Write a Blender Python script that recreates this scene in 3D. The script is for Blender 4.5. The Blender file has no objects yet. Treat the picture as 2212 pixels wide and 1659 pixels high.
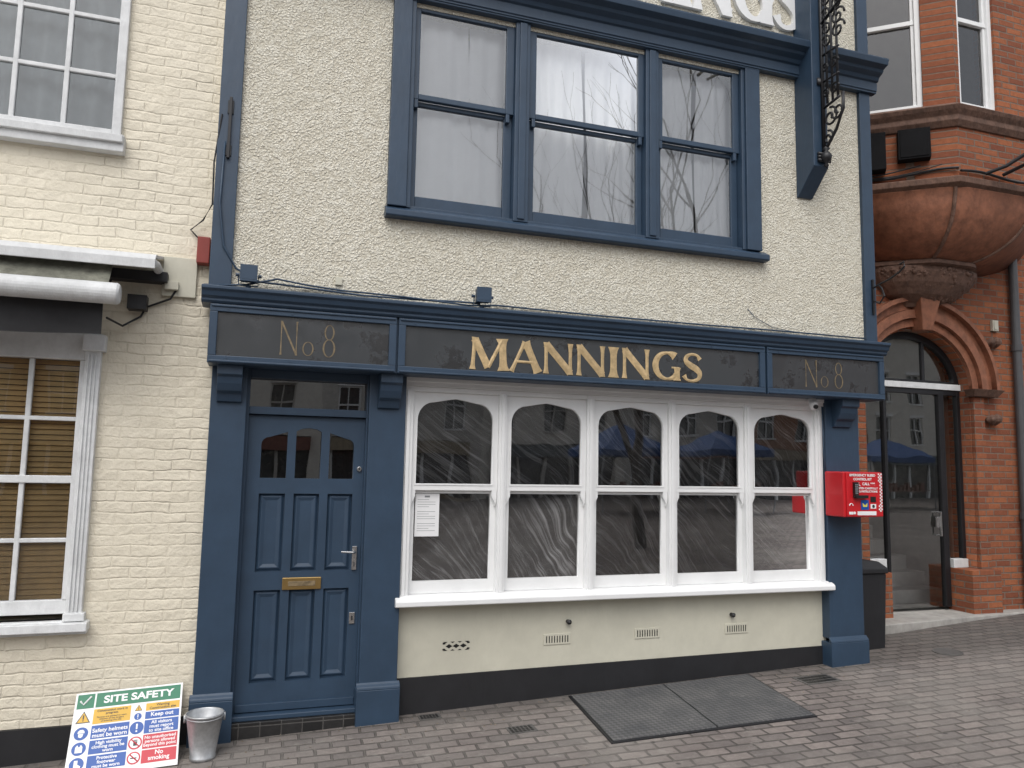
import bpy, math, random
from mathutils import Vector, Matrix, noise
random.seed(7)
S=bpy.context.scene
S.view_settings.view_transform='Standard'
S.view_settings.look='None'
S.view_settings.exposure=0
COL=S.collection

# ------------------------------------------------------------------ materials
def newmat(name):
    m=bpy.data.materials.new(name); m.use_nodes=True
    nt=m.node_tree
    b=nt.nodes['Principled BSDF']
    return m,nt,b
def N(nt,t,**k):
    n=nt.nodes.new(t)
    for a,v in k.items(): setattr(n,a,v)
    return n
def setin(n,**k):
    for a,v in k.items(): n.inputs[a.replace('_',' ')].default_value=v
def ramp(nt,fac,stops):
    r=N(nt,'ShaderNodeValToRGB')
    e=r.color_ramp.elements
    while len(e)<len(stops): e.new(0.5)
    for i,(p,c) in enumerate(stops):
        e[i].position=p
        e[i].color=(c,c,c,1) if not isinstance(c,tuple) else (*c,1)
    nt.links.new(fac,r.inputs[0]); return r.outputs[0]
def mixc(nt,fac,a,b,mode='MIX'):
    m=N(nt,'ShaderNodeMix',data_type='RGBA',blend_type=mode)
    for sock,v in ((m.inputs[0],fac),(m.inputs[6],a),(m.inputs[7],b)):
        if hasattr(v,'links'): nt.links.new(v,sock)
        elif isinstance(v,(int,float)): sock.default_value=v
        else: sock.default_value=(*v,1)
    return m.outputs[2]
def math_(nt,op,a,b=0.0):
    m=N(nt,'ShaderNodeMath',operation=op)
    for i,v in enumerate((a,b)):
        if hasattr(v,'links'): nt.links.new(v,m.inputs[i])
        else: m.inputs[i].default_value=v
    return m.outputs[0]
def coord(nt,scale=(1,1,1),rot=(0,0,0)):
    tc=N(nt,'ShaderNodeTexCoord'); mp=N(nt,'ShaderNodeMapping')
    mp.inputs['Scale'].default_value=scale; mp.inputs['Rotation'].default_value=rot
    nt.links.new(tc.outputs['Object'],mp.inputs[0]); return mp.outputs[0]
def noise_(nt,vec,scale,detail=3,rough=.5,out=0):
    n=N(nt,'ShaderNodeTexNoise'); setin(n,Scale=scale,Detail=detail,Roughness=rough)
    nt.links.new(vec,n.inputs['Vector']); return n.outputs[out]
def bump(nt,b,h,dist,strength=1.0,prev=None):
    n=N(nt,'ShaderNodeBump'); setin(n,Strength=strength,Distance=dist)
    nt.links.new(h,n.inputs['Height'])
    if prev: nt.links.new(prev,n.inputs['Normal'])
    nt.links.new(n.outputs[0],b.inputs['Normal']); return n.outputs[0]
def paint(name,col,rough=.45,var=.12,dirt=.15,bd=.0012,metal=0,scale=6):
    m,nt,b=newmat(name)
    v=coord(nt)
    n1=noise_(nt,v,scale,3,.65)
    c=mixc(nt,ramp(nt,n1,[(.3,0),(.7,1)]),tuple(x*(1-var) for x in col),tuple(min(1,x*(1+var)) for x in col))
    if dirt>.1:
        n2=noise_(nt,v,1.1,3,.65)
        c=mixc(nt,math_(nt,'MULTIPLY',ramp(nt,n2,[(.45,0),(.75,1)]),dirt),c,tuple(x*.55 for x in col))
    nt.links.new(c,b.inputs['Base Color'])
    setin(b,Roughness=rough,Metallic=metal)
    if bd>.0006:
        vs=coord(nt,(1,1,.3))
        bump(nt,b,noise_(nt,vs,24,3,.6),bd*2,.6)
    return m
BLUE=paint('blue_paint',(.026,.051,.088),.45,.10,.28,.0016)
WHITE=paint('white_paint',(.76,.765,.76),.4,.03,.14,.001)
OLDWHITE=paint('old_white_paint',(.67,.68,.68),.55,.10,.5,.005,scale=12)
BLACK=paint('black_paint',(.012,.012,.014),.6,.2,.2,.002)
IRON=paint('black_iron',(.010,.010,.012),.45,.2,.1,.001)
BOXBLK=paint('black_box_plastic',(.008,.008,.009),.85,.2,.1,.001); BOXBLK.node_tree.nodes['Principled BSDF'].inputs['Specular IOR Level'].default_value=.15
PLAST_RED=paint('red_plastic',(.50,.012,.018),.35,.03,.05,.0003)
ALARM_RED=paint('alarm_red',(.22,.03,.02),.5,.1,.3,.001)
BRASS=paint('brass',(.42,.28,.11),.35,.1,.3,.0005,metal=.9)
CHROME=paint('chrome',(.6,.6,.6),.25,.05,.1,.0003,metal=1)
GALV=paint('galvanised',(.50,.51,.52),.42,.15,.3,.0006,metal=.7,scale=30)
GOLD=paint('gold_leaf',(.56,.41,.22),.40,.32,.5,.0008,metal=.25,scale=22)
DULLGOLD=paint('worn_gold',(.20,.15,.085),.5,.45,.6,.001,metal=.1,scale=30)
CREAMS=paint('cream_smooth',(.545,.525,.43),.6,.05,.30,.003)
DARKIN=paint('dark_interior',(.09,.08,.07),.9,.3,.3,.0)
FLOORIN=paint('interior_floor',(.12,.10,.08),.8,.3,.3,.0)
ROOMW=paint('room_wall',(.6,.6,.6),.9,.05,.1,.0)
CURT=paint('curtain_cloth',(.88,.89,.90),.9,.02,.05,.0)
WOOD=paint('blind_wood',(.62,.42,.18),.55,.15,.2,.0)
GREY=paint('grey_plastic',(.25,.26,.27),.5,.1,.2,.001)
def plain(name,col,rough=.5): return paint(name,col,rough,.03,.05,.0002)
SWHITE=plain('sign_white',(.78,.78,.78),.4); SGREEN=plain('sign_green',(.0,.15,.07),.4)
SBLUE=plain('sign_blue',(.0,.07,.33),.4); SRED=plain('sign_red',(.50,.01,.03),.4)
SYEL=plain('sign_yellow',(.62,.36,.02),.4); SBLK=plain('sign_black',(.01,.01,.01),.4)
SPINK=plain('sign_tint',(.7,.6,.1),.4)

def roughcast():
    m,nt,b=newmat('roughcast_render')
    v=coord(nt)
    n1=noise_(nt,v,72,4,.62); n2=noise_(nt,v,18,3,.55)
    wn=noise_(nt,v,25,2,.5,1)
    add=N(nt,'ShaderNodeVectorMath',operation='MULTIPLY_ADD'); nt.links.new(wn,add.inputs[0]); add.inputs[1].default_value=(.03,.03,.03); nt.links.new(v,add.inputs[2])
    vo=N(nt,'ShaderNodeTexVoronoi'); setin(vo,Scale=58); nt.links.new(add.outputs[0],vo.inputs['Vector'])
    peb=math_(nt,'SUBTRACT',1.0,vo.outputs['Distance'])
    h2=math_(nt,'ADD',math_(nt,'MULTIPLY',peb,.75),math_(nt,'ADD',math_(nt,'MULTIPLY',n1,.9),math_(nt,'MULTIPLY',n2,.8)))
    c=mixc(nt,ramp(nt,math_(nt,'MULTIPLY',h2,.5),[(.54,0),(.72,1)]),(.58,.54,.44),(.75,.72,.62))
    c=mixc(nt,ramp(nt,noise_(nt,v,1.1,4,.65),[(.42,0),(.8,.35)]),c,(.58,.53,.42))
    nt.links.new(c,b.inputs['Base Color']); setin(b,Roughness=.85)
    bump(nt,b,h2,.0125,1.0)
    return m
ROUGH=roughcast()

def brick(name,c1,c2,mortar,bw,bh,ms,bumpd,painted=False,horizontal=True,warp=.01,rot=0,extra=None,rgh=.85,off=.5):
    m,nt,b=newmat(name)
    tc=N(nt,'ShaderNodeTexCoord')
    sep=N(nt,'ShaderNodeSeparateXYZ'); nt.links.new(tc.outputs['Object'],sep.inputs[0])
    cmb=N(nt,'ShaderNodeCombineXYZ')
    if horizontal:
        nt.links.new(math_(nt,'ADD',sep.outputs[0],math_(nt,'MULTIPLY',sep.outputs[1],.9)),cmb.inputs[0]); nt.links.new(sep.outputs[2],cmb.inputs[1])
    else:
        nt.links.new(sep.outputs[0],cmb.inputs[0]); nt.links.new(sep.outputs[1],cmb.inputs[1])
    mp=N(nt,'ShaderNodeMapping'); mp.inputs['Rotation'].default_value=(0,0,rot)
    nt.links.new(cmb.outputs[0],mp.inputs[0])
    v=mp.outputs[0]
    obj=tc.outputs['Object']
    wn=noise_(nt,obj,5,3,.6,1)
    add=N(nt,'ShaderNodeVectorMath',operation='MULTIPLY_ADD')
    nt.links.new(wn,add.inputs[0]); add.inputs[1].default_value=(warp,warp,0); nt.links.new(v,add.inputs[2])
    br=N(nt,'ShaderNodeTexBrick'); setin(br,Scale=1.0); br.offset=off
    br.inputs['Mortar Size'].default_value=ms; br.inputs['Mortar Smooth'].default_value=1.0 if painted else .35
    br.inputs['Brick Width'].default_value=bw; br.inputs['Row Height'].default_value=bh
    br.inputs['Color1'].default_value=(*c1,1); br.inputs['Color2'].default_value=(*c2,1); br.inputs['Mortar'].default_value=(*mortar,1)
    nt.links.new(add.outputs[0],br.inputs['Vector'])
    c=br.outputs['Color']
    n=noise_(nt,obj,22,4,.65)
    c=mixc(nt,ramp(nt,n,[(.35,.0),(.75,.45 if not painted else .05)]),c,tuple(x*.42 for x in c1))
    n2=noise_(nt,obj,.9,5,.65)
    c=mixc(nt,ramp(nt,n2,[(.42,0),(.75,.40 if not painted else .25)]),c,tuple(x*.62 for x in c1))
    if extra: c=extra(nt,c,obj)
    nt.links.new(c,b.inputs['Base Color']); setin(b,Roughness=rgh)
    if rgh>.8: b.inputs['Specular IOR Level'].default_value=.25
    h=math_(nt,'SUBTRACT',1.0,br.outputs['Fac'])
    if painted:
        fade=ramp(nt,noise_(nt,obj,2.6,3),[(.35,.15),(.62,.75)])
        h=math_(nt,'ADD',math_(nt,'MULTIPLY',h,fade),math_(nt,'MULTIPLY',noise_(nt,obj,11,5,.62),2.9))
    else:
        h=math_(nt,'ADD',h,math_(nt,'MULTIPLY',n,.8))
    bump(nt,b,h,bumpd,1.0)
    return m
CREAMBRICK=brick('painted_brick',(.735,.675,.545),(.71,.65,.52),(.69,.63,.50),.225,.072,.010,.006,painted=True,warp=.045,rgh=.6)
REDBRICK=brick('red_brick',(.36,.125,.057),(.19,.062,.036),(.19,.155,.125),.22,.073,.009,.009,warp=.008)
def gext(nt,c,obj):
    n=noise_(nt,obj,.55,6,.65)
    c=mixc(nt,ramp(nt,n,[(.44,0),(.66,.5)]),c,(.30,.28,.25))
    n3=noise_(nt,obj,2.3,5,.7)
    c=mixc(nt,ramp(nt,n3,[(.50,0),(.72,.5)]),c,(.11,.10,.092))
    n4=noise_(nt,obj,9,5,.75)
    c=mixc(nt,ramp(nt,n4,[(.56,0),(.74,.5)]),c,(.33,.31,.28))
    vo=N(nt,'ShaderNodeTexVoronoi'); setin(vo,Scale=3.2); nt.links.new(obj,vo.inputs['Vector'])
    c=mixc(nt,ramp(nt,vo.outputs['Distance'],[(.04,.7),(.07,0)]),c,(.055,.052,.05))
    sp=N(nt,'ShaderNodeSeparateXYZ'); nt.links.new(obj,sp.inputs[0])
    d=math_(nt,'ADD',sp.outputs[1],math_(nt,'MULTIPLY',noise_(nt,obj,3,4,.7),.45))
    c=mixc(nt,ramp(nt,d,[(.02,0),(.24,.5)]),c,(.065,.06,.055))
    return c
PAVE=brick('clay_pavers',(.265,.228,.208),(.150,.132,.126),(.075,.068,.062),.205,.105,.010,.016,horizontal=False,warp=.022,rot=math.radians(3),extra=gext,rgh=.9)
STONE=paint('stone',(.34,.325,.30),.85,.2,.5,.006)
TERRA=paint('terracotta',(.24,.095,.052),.7,.35,.7,.006,scale=9)
TERRAD=paint('weathered_terracotta',(.14,.078,.055),.8,.35,.6,.01,scale=14)
TILE=brick('black_tiles',(.018,.018,.018),(.030,.029,.029),(.10,.095,.09),.14,.085,.005,.003,warp=0.004,rgh=.35,off=0)

def glass(name,refl=1.0,tint=(.95,.96,.96),wob=.25):
    m=bpy.data.materials.new(name); m.use_nodes=True; nt=m.node_tree; nt.nodes.clear()
    out=N(nt,'ShaderNodeOutputMaterial'); mx=N(nt,'ShaderNodeMixShader')
    tr=N(nt,'ShaderNodeBsdfTransparent'); tr.inputs[0].default_value=(*tint,1)
    gl=N(nt,'ShaderNodeBsdfGlossy'); gl.inputs['Roughness'].default_value=.0
    fr=N(nt,'ShaderNodeFresnel'); fr.inputs[0].default_value=1.52
    f=math_(nt,'MINIMUM',math_(nt,'MULTIPLY',fr.outputs[0],2.0*refl),1.0)
    v=coord(nt)
    bp=N(nt,'ShaderNodeBump'); setin(bp,Strength=wob,Distance=.004)
    nt.links.new(noise_(nt,v,2.2,1),bp.inputs['Height'])
    nt.links.new(bp.outputs[0],gl.inputs['Normal'])
    nt.links.new(f,mx.inputs[0]); nt.links.new(tr.outputs[0],mx.inputs[1]); nt.links.new(gl.outputs[0],mx.inputs[2])
    nt.links.new(mx.outputs[0],out.inputs[0]); return m
GLASS=glass('window_glass',2.3,(.88,.88,.88),.4); GLASSUP=glass('upper_window_glass',2.1,(.97,.98,.98))
GLASSDK=glass('door_glass',3.0,(.6,.6,.6))
def signglass():
    m,nt,b=newmat('black_sign_glass')
    v=coord(nt)
    n=noise_(nt,v,4,5,.7)
    c=mixc(nt,ramp(nt,n,[(.54,0),(.60,1)]),(.046,.050,.054),(.016,.016,.017))  # lighter grey paints a street reflection into the base colour; dark patches by noise
    nt.links.new(c,b.inputs['Base Color'])
    nt.links.new(ramp(nt,n,[(.35,.08),(.7,.28)]),b.inputs['Roughness'])
    b.inputs['IOR'].default_value=1.9
    return m
SGLASS=signglass()
def plastic():
    m=bpy.data.materials.new('plastic_sheet'); m.use_nodes=True; nt=m.node_tree; b=nt.nodes['Principled BSDF']
    out=nt.nodes['Material Output']
    tc=N(nt,'ShaderNodeTexCoord')
    wn=noise_(nt,tc.outputs['Object'],.9,1,.5,1)
    add=N(nt,'ShaderNodeVectorMath',operation='MULTIPLY_ADD')
    nt.links.new(wn,add.inputs[0]); add.inputs[1].default_value=(.6,0,.6); nt.links.new(tc.outputs['Object'],add.inputs[2])
    mp=N(nt,'ShaderNodeMapping'); mp.inputs['Rotation'].default_value=(0,math.radians(-42),0); nt.links.new(add.outputs[0],mp.inputs[0])
    mp2=N(nt,'ShaderNodeMapping'); mp2.inputs['Scale'].default_value=(.8,1,20); nt.links.new(mp.outputs[0],mp2.inputs[0])
    n=noise_(nt,mp2.outputs[0],2.2,4,.65)
    n2=noise_(nt,tc.outputs['Object'],1.4,2)
    f=math_(nt,'ADD',.15,math_(nt,'MULTIPLY',ramp(nt,n,[(.46,0),(.72,.85)]),ramp(nt,n2,[(.36,.25),(.62,1)])))
    setin(b,Roughness=.3); b.inputs['Base Color'].default_value=(.50,.50,.50,1)
    tr=N(nt,'ShaderNodeBsdfTransparent'); tr.inputs[0].default_value=(.85,.85,.85,1)
    mx=N(nt,'ShaderNodeMixShader'); nt.links.new(f,mx.inputs[0]); nt.links.new(tr.outputs[0],mx.inputs[1]); nt.links.new(b.outputs[0],mx.inputs[2])
    nt.links.new(mx.outputs[0],out.inputs[0]); return m
PLSHEET=plastic()
def chequer():
    m,nt,b=newmat('chequer_plate')
    v=coord(nt,(1,1,1),(0,0,math.radians(45)))
    ch=N(nt,'ShaderNodeTexChecker'); setin(ch,Scale=34); nt.links.new(v,ch.inputs[0])
    c=mixc(nt,ramp(nt,noise_(nt,coord(nt),4,5,.7),[(.35,0),(.7,1)]),(.085,.088,.092),(.16,.158,.155))
    c=mixc(nt,math_(nt,'MULTIPLY',ch.outputs[1],.5),c,(.03,.03,.032))
    nt.links.new(c,b.inputs['Base Color']); setin(b,Roughness=.6,Metallic=.1)
    bump(nt,b,ch.outputs[1],.003,.8); return m
CHEQ=chequer()
AWNF=paint('awning_fabric',(.20,.20,.16),.9,.5,.7,.003,scale=18)
AWNB=paint('awning_valance',(.02,.02,.022),.8,.3,.3,.003)

# ------------------------------------------------------------------ builders
def empty(name,loc=(0,0,0),rot=(0,0,0)):
    e=bpy.data.objects.new(name,None); e.location=loc; e.rotation_euler=rot; COL.objects.link(e)
    e.empty_display_size=.2; return e
def put(o,parent,local=False):
    if parent:
        o.parent=parent
        if not local:
            o.matrix_parent_inverse=(Matrix.LocRotScale(parent.location,parent.rotation_euler,parent.scale)).inverted()
class MB:
    def __init__(s): s.v=[]; s.f=[]
    def add(s,vs,fs):
        n=len(s.v); s.v+=[tuple(v) for v in vs]; s.f+=[tuple(i+n for i in f) for f in fs]
    def box(s,x0,x1,y0,y1,z0,z1,M=None):
        vs=[Vector(p) for p in ((x0,y0,z0),(x1,y0,z0),(x1,y1,z0),(x0,y1,z0),(x0,y0,z1),(x1,y0,z1),(x1,y1,z1),(x0,y1,z1))]
        if M: vs=[M@v for v in vs]
        s.add(vs,[(0,3,2,1),(4,5,6,7),(0,1,5,4),(1,2,6,5),(2,3,7,6),(3,0,4,7)]); return s
    def prism(s,poly,z0,z1):
        n=len(poly); s.add([(x,y,z0) for x,y in poly]+[(x,y,z1) for x,y in poly],
          [tuple(range(n-1,-1,-1)),tuple(range(n,2*n))]+[(i,(i+1)%n,(i+1)%n+n,i+n) for i in range(n)]); return s
    def profx(s,prof,x0,x1):
        n=len(prof); s.add([(x0,y,z) for y,z in prof]+[(x1,y,z) for y,z in prof],
          [tuple(range(n)),tuple(range(2*n-1,n-1,-1))]+[(i,i+n,(i+1)%n+n,(i+1)%n) for i in range(n)]); return s
    def loft(s,rings,closed=True,cap=True):
        n=len(rings[0]); vs=[p for r in rings for p in r]; fs=[]
        for k in range(len(rings)-1):
            for i in range(n if closed else n-1):
                j=(i+1)%n; fs.append((k*n+i,k*n+j,(k+1)*n+j,(k+1)*n+i))
        if cap: fs+= [tuple(range(n-1,-1,-1)),tuple((len(rings)-1)*n+i for i in range(n))]
        s.add(vs,fs); return s
    def tube(s,pts,r,n=8):
        pts=[Vector(p) for p in pts]; rings=[]
        if not isinstance(r,(list,tuple)): r=[r]*len(pts)
        for i,p in enumerate(pts):
            d=(pts[min(i+1,len(pts)-1)]-pts[max(i-1,0)]).normalized()
            a=Vector((0,0,1)) if abs(d.z)<.9 else Vector((1,0,0))
            u=d.cross(a).normalized(); w=d.cross(u)
            rings.append([p+(u*math.cos(t)+w*math.sin(t))*r[i] for t in [2*math.pi*k/n for k in range(n)]])
        return s.loft(rings)
    def lathe(s,c,prof,n=24):
        return s.loft([[(c[0]+r*math.cos(t),c[1]+r*math.sin(t),c[2]+z) for t in [2*math.pi*k/n for k in range(n)]] for r,z in prof],cap=False)
    def build(s,name,mat,parent=None,bevel=0,smooth=False,local=False):
        me=bpy.data.meshes.new(name); me.from_pydata(s.v,[],s.f); me.update()
        import bmesh
        bm=bmesh.new(); bm.from_mesh(me); bmesh.ops.recalc_face_normals(bm,faces=bm.faces); bm.to_mesh(me); bm.free()
        me.materials.append(mat)
        if smooth:
            for p in me.polygons: p.use_smooth=True
        o=bpy.data.objects.new(name,me); COL.objects.link(o); put(o,parent,local)
        if bevel:
            b=o.modifiers.new('bevel','BEVEL'); b.width=bevel; b.segments=2; b.limit_method='ANGLE'
        return o
def wallholes(mb,x0,x1,y0,y1,z0,z1,holes):
    xs=sorted({x0,x1}|{h[0] for h in holes}|{h[1] for h in holes}); zs=sorted({z0,z1}|{h[2] for h in holes}|{h[3] for h in holes})
    for i in range(len(xs)-1):
        for j in range(len(zs)-1):
            cx=(xs[i]+xs[i+1])/2; cz=(zs[j]+zs[j+1])/2
            if any(h[0]<cx<h[1] and h[2]<cz<h[3] for h in holes): continue
            mb.box(xs[i],xs[i+1],y0,y1,zs[j],zs[j+1])
def curvemesh(cu,name):
    o=bpy.data.objects.new('tmp',cu); COL.objects.link(o)
    dg=bpy.context.evaluated_depsgraph_get(); dg.update()
    me=bpy.data.meshes.new_from_object(o.evaluated_get(dg)); me.name=name
    bpy.data.objects.remove(o); return me
def plate(name,loops,y0,y1,mat,parent,bev=0,local=False):
    cu=bpy.data.curves.new(name,'CURVE'); cu.dimensions='2D'; cu.fill_mode='BOTH'; cu.extrude=(y1-y0)/2-bev; cu.bevel_depth=0
    for lp in loops:
        sp=cu.splines.new('POLY'); sp.points.add(len(lp)-1)
        for p,q in zip(sp.points,lp): p.co=(q[0],q[1],0,1)
        sp.use_cyclic_u=True
    me=curvemesh(cu,name); ym=(y0+y1)/2
    for v in me.vertices: x,y,z=v.co; v.co=(x,ym-z,y)
    me.materials.clear(); me.materials.append(mat)
    o=bpy.data.objects.new(name,me); COL.objects.link(o); put(o,parent,local); return o
def text(name,s,x0,x1,z0,z1,y,mat,parent,local=False,bold=.012,keep=False,M=None):
    cu=bpy.data.curves.new(name,'FONT'); cu.body=s; cu.size=1; cu.extrude=.002; cu.offset=bold; cu.align_x='CENTER'; cu.space_line=.9
    me=curvemesh(cu,name)
    xs=[v.co.x for v in me.vertices]; ys=[v.co.y for v in me.vertices]
    ax,bx,ay,by=min(xs),max(xs),min(ys),max(ys)
    sx=(x1-x0)/(bx-ax); sz=(z1-z0)/(by-ay); ox=0
    if keep: 
        k=min(sx,sz); ox=((x1-x0)-k*(bx-ax))/2; sx=sz=k
    for v in me.vertices:
        p=Vector((x0+ox+(v.co.x-ax)*sx,y-(.0006 if v.co.z>0 else 0),z0+(v.co.y-ay)*sz))
        v.co=M@p if M else p
    me.materials.clear(); me.materials.append(mat)
    o=bpy.data.objects.new(name,me); COL.objects.link(o); put(o,parent,local); return o

# ------------------------------------------------------------------ lettering (flared roman)
def flare(p,q,w,n=8,f=.75):
    pts=[];ws=[]
    for i in range(n+1):
        t=i/n; pts.append((p[0]+(q[0]-p[0])*t,p[1]+(q[1]-p[1])*t)); ws.append(w*(1+f*abs(2*t-1)**4))
    return pts,ws
def arc(cx,cy,rx,ry,a0,a1,wmin,wmax,n=28,fl=(0,0)):
    pts=[];ws=[]
    for i in range(n+1):
        t=i/n; a=math.radians(a0+(a1-a0)*t)
        pts.append((cx+rx*math.cos(a),cy+ry*math.sin(a)))
        ws.append(wmin+(wmax-wmin)*abs(math.cos(a))**1.3+fl[0]*max(0,1-t*7)+fl[1]*max(0,1-(1-t)*7))
    return pts,ws
def catmull(P,W,k=6):
    pts=[];ws=[]
    for i in range(len(P)-1):
        p0=P[max(i-1,0)];p1=P[i];p2=P[i+1];p3=P[min(i+2,len(P)-1)]
        for j in range(k):
            t=j/k
            pts.append(tuple(.5*((2*p1[a])+(-p0[a]+p2[a])*t+(2*p0[a]-5*p1[a]+4*p2[a]-p3[a])*t*t+(-p0[a]+3*p1[a]-3*p2[a]+p3[a])*t**3) for a in (0,1)))
            ws.append(W[i]+(W[i+1]-W[i])*t)
    pts.append(P[-1]);ws.append(W[-1]); return pts,ws
TH=.23; TN=.115
GL={
'M':(1.12,[flare((.12,0),(.17,1),TN),flare((.17,.95),(.55,.08),TH,f=.1),flare((.93,.95),(.55,.08),TN,f=.1),flare((.93,1),(.98,0),TH)]),
'A':(.94,[flare((.08,0),(.45,.96),TN,f=.5),flare((.47,.96),(.84,0),TH,f=.4),flare((.2,.32),(.7,.32),.08,f=0)]),
'N':(.97,[flare((.13,0),(.13,1),TN),flare((.13,.95),(.84,.06),TH,f=.1),flare((.84,0),(.84,1),TN)]),
'I':(.42,[flare((.21,0),(.21,1),TH)]),
'G':(.98,[arc(.52,.5,.38,.44,48,318,.09,.23,fl=(.14,.02)),flare((.84,.02),(.84,.46),TH*.9,f=.5),flare((.66,.45),(.92,.45),.06,f=0)]),
'S':(.74,[catmull([(.62,.78),(.52,.92),(.34,.95),(.18,.86),(.16,.70),(.30,.57),(.50,.45),(.61,.30),(.56,.12),(.36,.04),(.18,.08),(.09,.22)],[.18,.09,.09,.14,.18,.22,.23,.19,.13,.09,.09,.19])]),
}
def glyphs(name,s,x0,x1,z0,z1,y,mat,parent,ridge=.008,solid=0,wk=1.0):
    tot=sum(GL[c][0] for c in s); sx=(x1-x0)/tot; sz=z1-z0; cur=0; mb=MB(); k=0
    for c in s:
        for pts,ws in GL[c][1]:
            k+=1; P=[Vector(((p[0]+cur)*sx+x0,p[1]*sz+z0)) for p in pts]
            L=[];R=[]
            for i,p in enumerate(P):
                d=(P[min(i+1,len(P)-1)]-P[max(i-1,0)]).normalized(); n=Vector((-d.y,d.x))
                w=ws[i]*min(sx,sz)/2*wk
                L.append(p+n*w); R.append(p-n*w)
            n=len(P); yo=y-.0005*(k%4)
            if solid:
                vs=[(q.x,yo,q.y) for q in L]+[(q.x,yo,q.y) for q in R]+[(q.x,yo+solid,q.y) for q in L]+[(q.x,yo+solid,q.y) for q in R]
                fs=[(i,i+1,n+i+1,n+i) for i in range(n-1)]+[(2*n+i,3*n+i,3*n+i+1,2*n+i+1) for i in range(n-1)]
                fs+=[(i,2*n+i,2*n+i+1,i+1) for i in range(n-1)]+[(n+i,n+i+1,3*n+i+1,3*n+i) for i in range(n-1)]
                fs+=[(0,n,3*n,2*n),(n-1,3*n-1,4*n-1,2*n-1)]
            else:
                vs=[(q.x,yo,q.y) for q in L]+[(p.x,yo-ridge,p.y) for p in P]+[(q.x,yo,q.y) for q in R]
                fs=[(i,i+1,n+i+1,n+i) for i in range(n-1)]+[(n+i,n+i+1,2*n+i+1,2*n+i) for i in range(n-1)]
            mb.add(vs,fs)
        cur+=GL[c][0]
    return mb.build(name,mat,parent)
def number8(name,x0,x1,z0,z1,y,mat,parent):
    strokes=[]
    W=x1-x0;H=z1-z0
    def rb(pts,ws): strokes.append((pts,ws))
    rb(*flare((.04,.0),(.04,1),.045,f=1.5)); rb(*flare((.04,.98),(.30,.03),.09,f=.1)); rb(*flare((.30,.0),(.30,1),.045,f=1.5))
    rb(*arc(.50,.22,.085,.20,0,360,.03,.07)); 
    rb(*arc(.86,.74,.075,.22,0,360,.03,.075)); rb(*arc(.86,.27,.095,.26,0,360,.03,.09))
    mb=MB()
    for k,(pts,ws) in enumerate(strokes):
        P=[Vector((x0+p[0]*W,z0+p[1]*H)) for p in pts]; n=len(P); L=[];R=[]
        for i,p in enumerate(P):
            d=(P[min(i+1,n-1)]-P[max(i-1,0)]).normalized(); nn=Vector((-d.y,d.x)); w=ws[i]*H*.55
            L.append(p+nn*w*.5); R.append(p-nn*w*.5)
        yo=y-.0004*k
        mb.add([(q.x,yo,q.y) for q in L]+[(q.x,yo,q.y) for q in R],[(i,i+1,n+i+1,n+i) for i in range(n-1)])
    return mb.build(name,mat,parent)

# ------------------------------------------------------------------ ground
def zg(x,y):
    xx=max(-6,min(14,x)); yy=max(-9,min(3,y))
    return -.169+.0356*xx+.02*yy
xs=[-400,-120,-40,-15,-6]+[ -6+i for i in range(1,21)]+[20,40,120,400]
ys=[-400,-120,-60,-30,-15,-9]+[-9+i for i in range(1,13)]+[10,40,120,400]
mb=MB()
vs=[(x,y,zg(x,y)) for y in ys for x in xs]; nx=len(xs)
mb.add(vs,[(j*nx+i,j*nx+i+1,(j+1)*nx+i+1,(j+1)*nx+i) for j in range(len(ys)-1) for i in range(nx-1)])
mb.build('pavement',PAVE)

# ------------------------------------------------------------------ shop building
shop=empty('shop_building',(2.5,1,0))
UW=-.08
mb=MB(); wallholes(mb,-.34,5.43,UW,.25,2.86,8.2,[(.95,4.1,3.6,5.28)])
mb.build('upper_wall',ROUGH,shop)
mb=MB(); mb.box(-.34,-.33,.25,6,-.5,8.2); mb.box(5.33,5.42,.26,6,-.5,8.2); mb.box(-.32,5.32,6,6.1,-.5,8.2); mb.box(-.32,5.32,.26,6,8.1,8.19)
mb.build('body_walls',CREAMBRICK,shop)
mb=MB(); mb.profx([(-.35,8.2),(6.3,8.2),(3,10.6)],-.4,5.48); mb.build('roof',TERRAD,shop)
mb=MB(); mb.box(-.352,-.205,UW-.035,UW+.05,2.88,8.2); mb.box(5.32,5.445,UW-.035,UW+.05,2.88,8.2)
mb.build('corner_boards',BLUE,shop,.004)
mb=MB(); mb.box(.3,4.9,.9,.95,3.2,5.6); mb.box(.3,.35,.26,.9,3.2,5.6); mb.box(4.85,4.9,.26,.9,3.2,5.6); mb.box(.3,4.9,.26,.95,3.1,3.2); mb.box(.3,4.9,.26,.95,5.6,5.7)
mb.build('upper_room',ROOMW,shop)
wins=[(1.08,1.79),(2.05,2.985),(3.22,3.93)]
mb=MB()
mb.box(.858,1.00,-.135,.02,3.64,5.34); mb.box(4.03,4.18,-.135,.02,3.64,5.34)
mb.box(1.00,1.035,-.115,.02,3.64,5.34); mb.box(3.995,4.03,-.115,.02,3.64,5.34)
for c in (1.92,3.102):
    mb.box(c-.062,c+.062,-.112,.02,3.64,5.34); mb.box(c-.03,c+.03,-.125,-.11,3.66,5.31)
mb.box(.858,4.18,-.137,.02,5.315,5.40)
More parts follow.
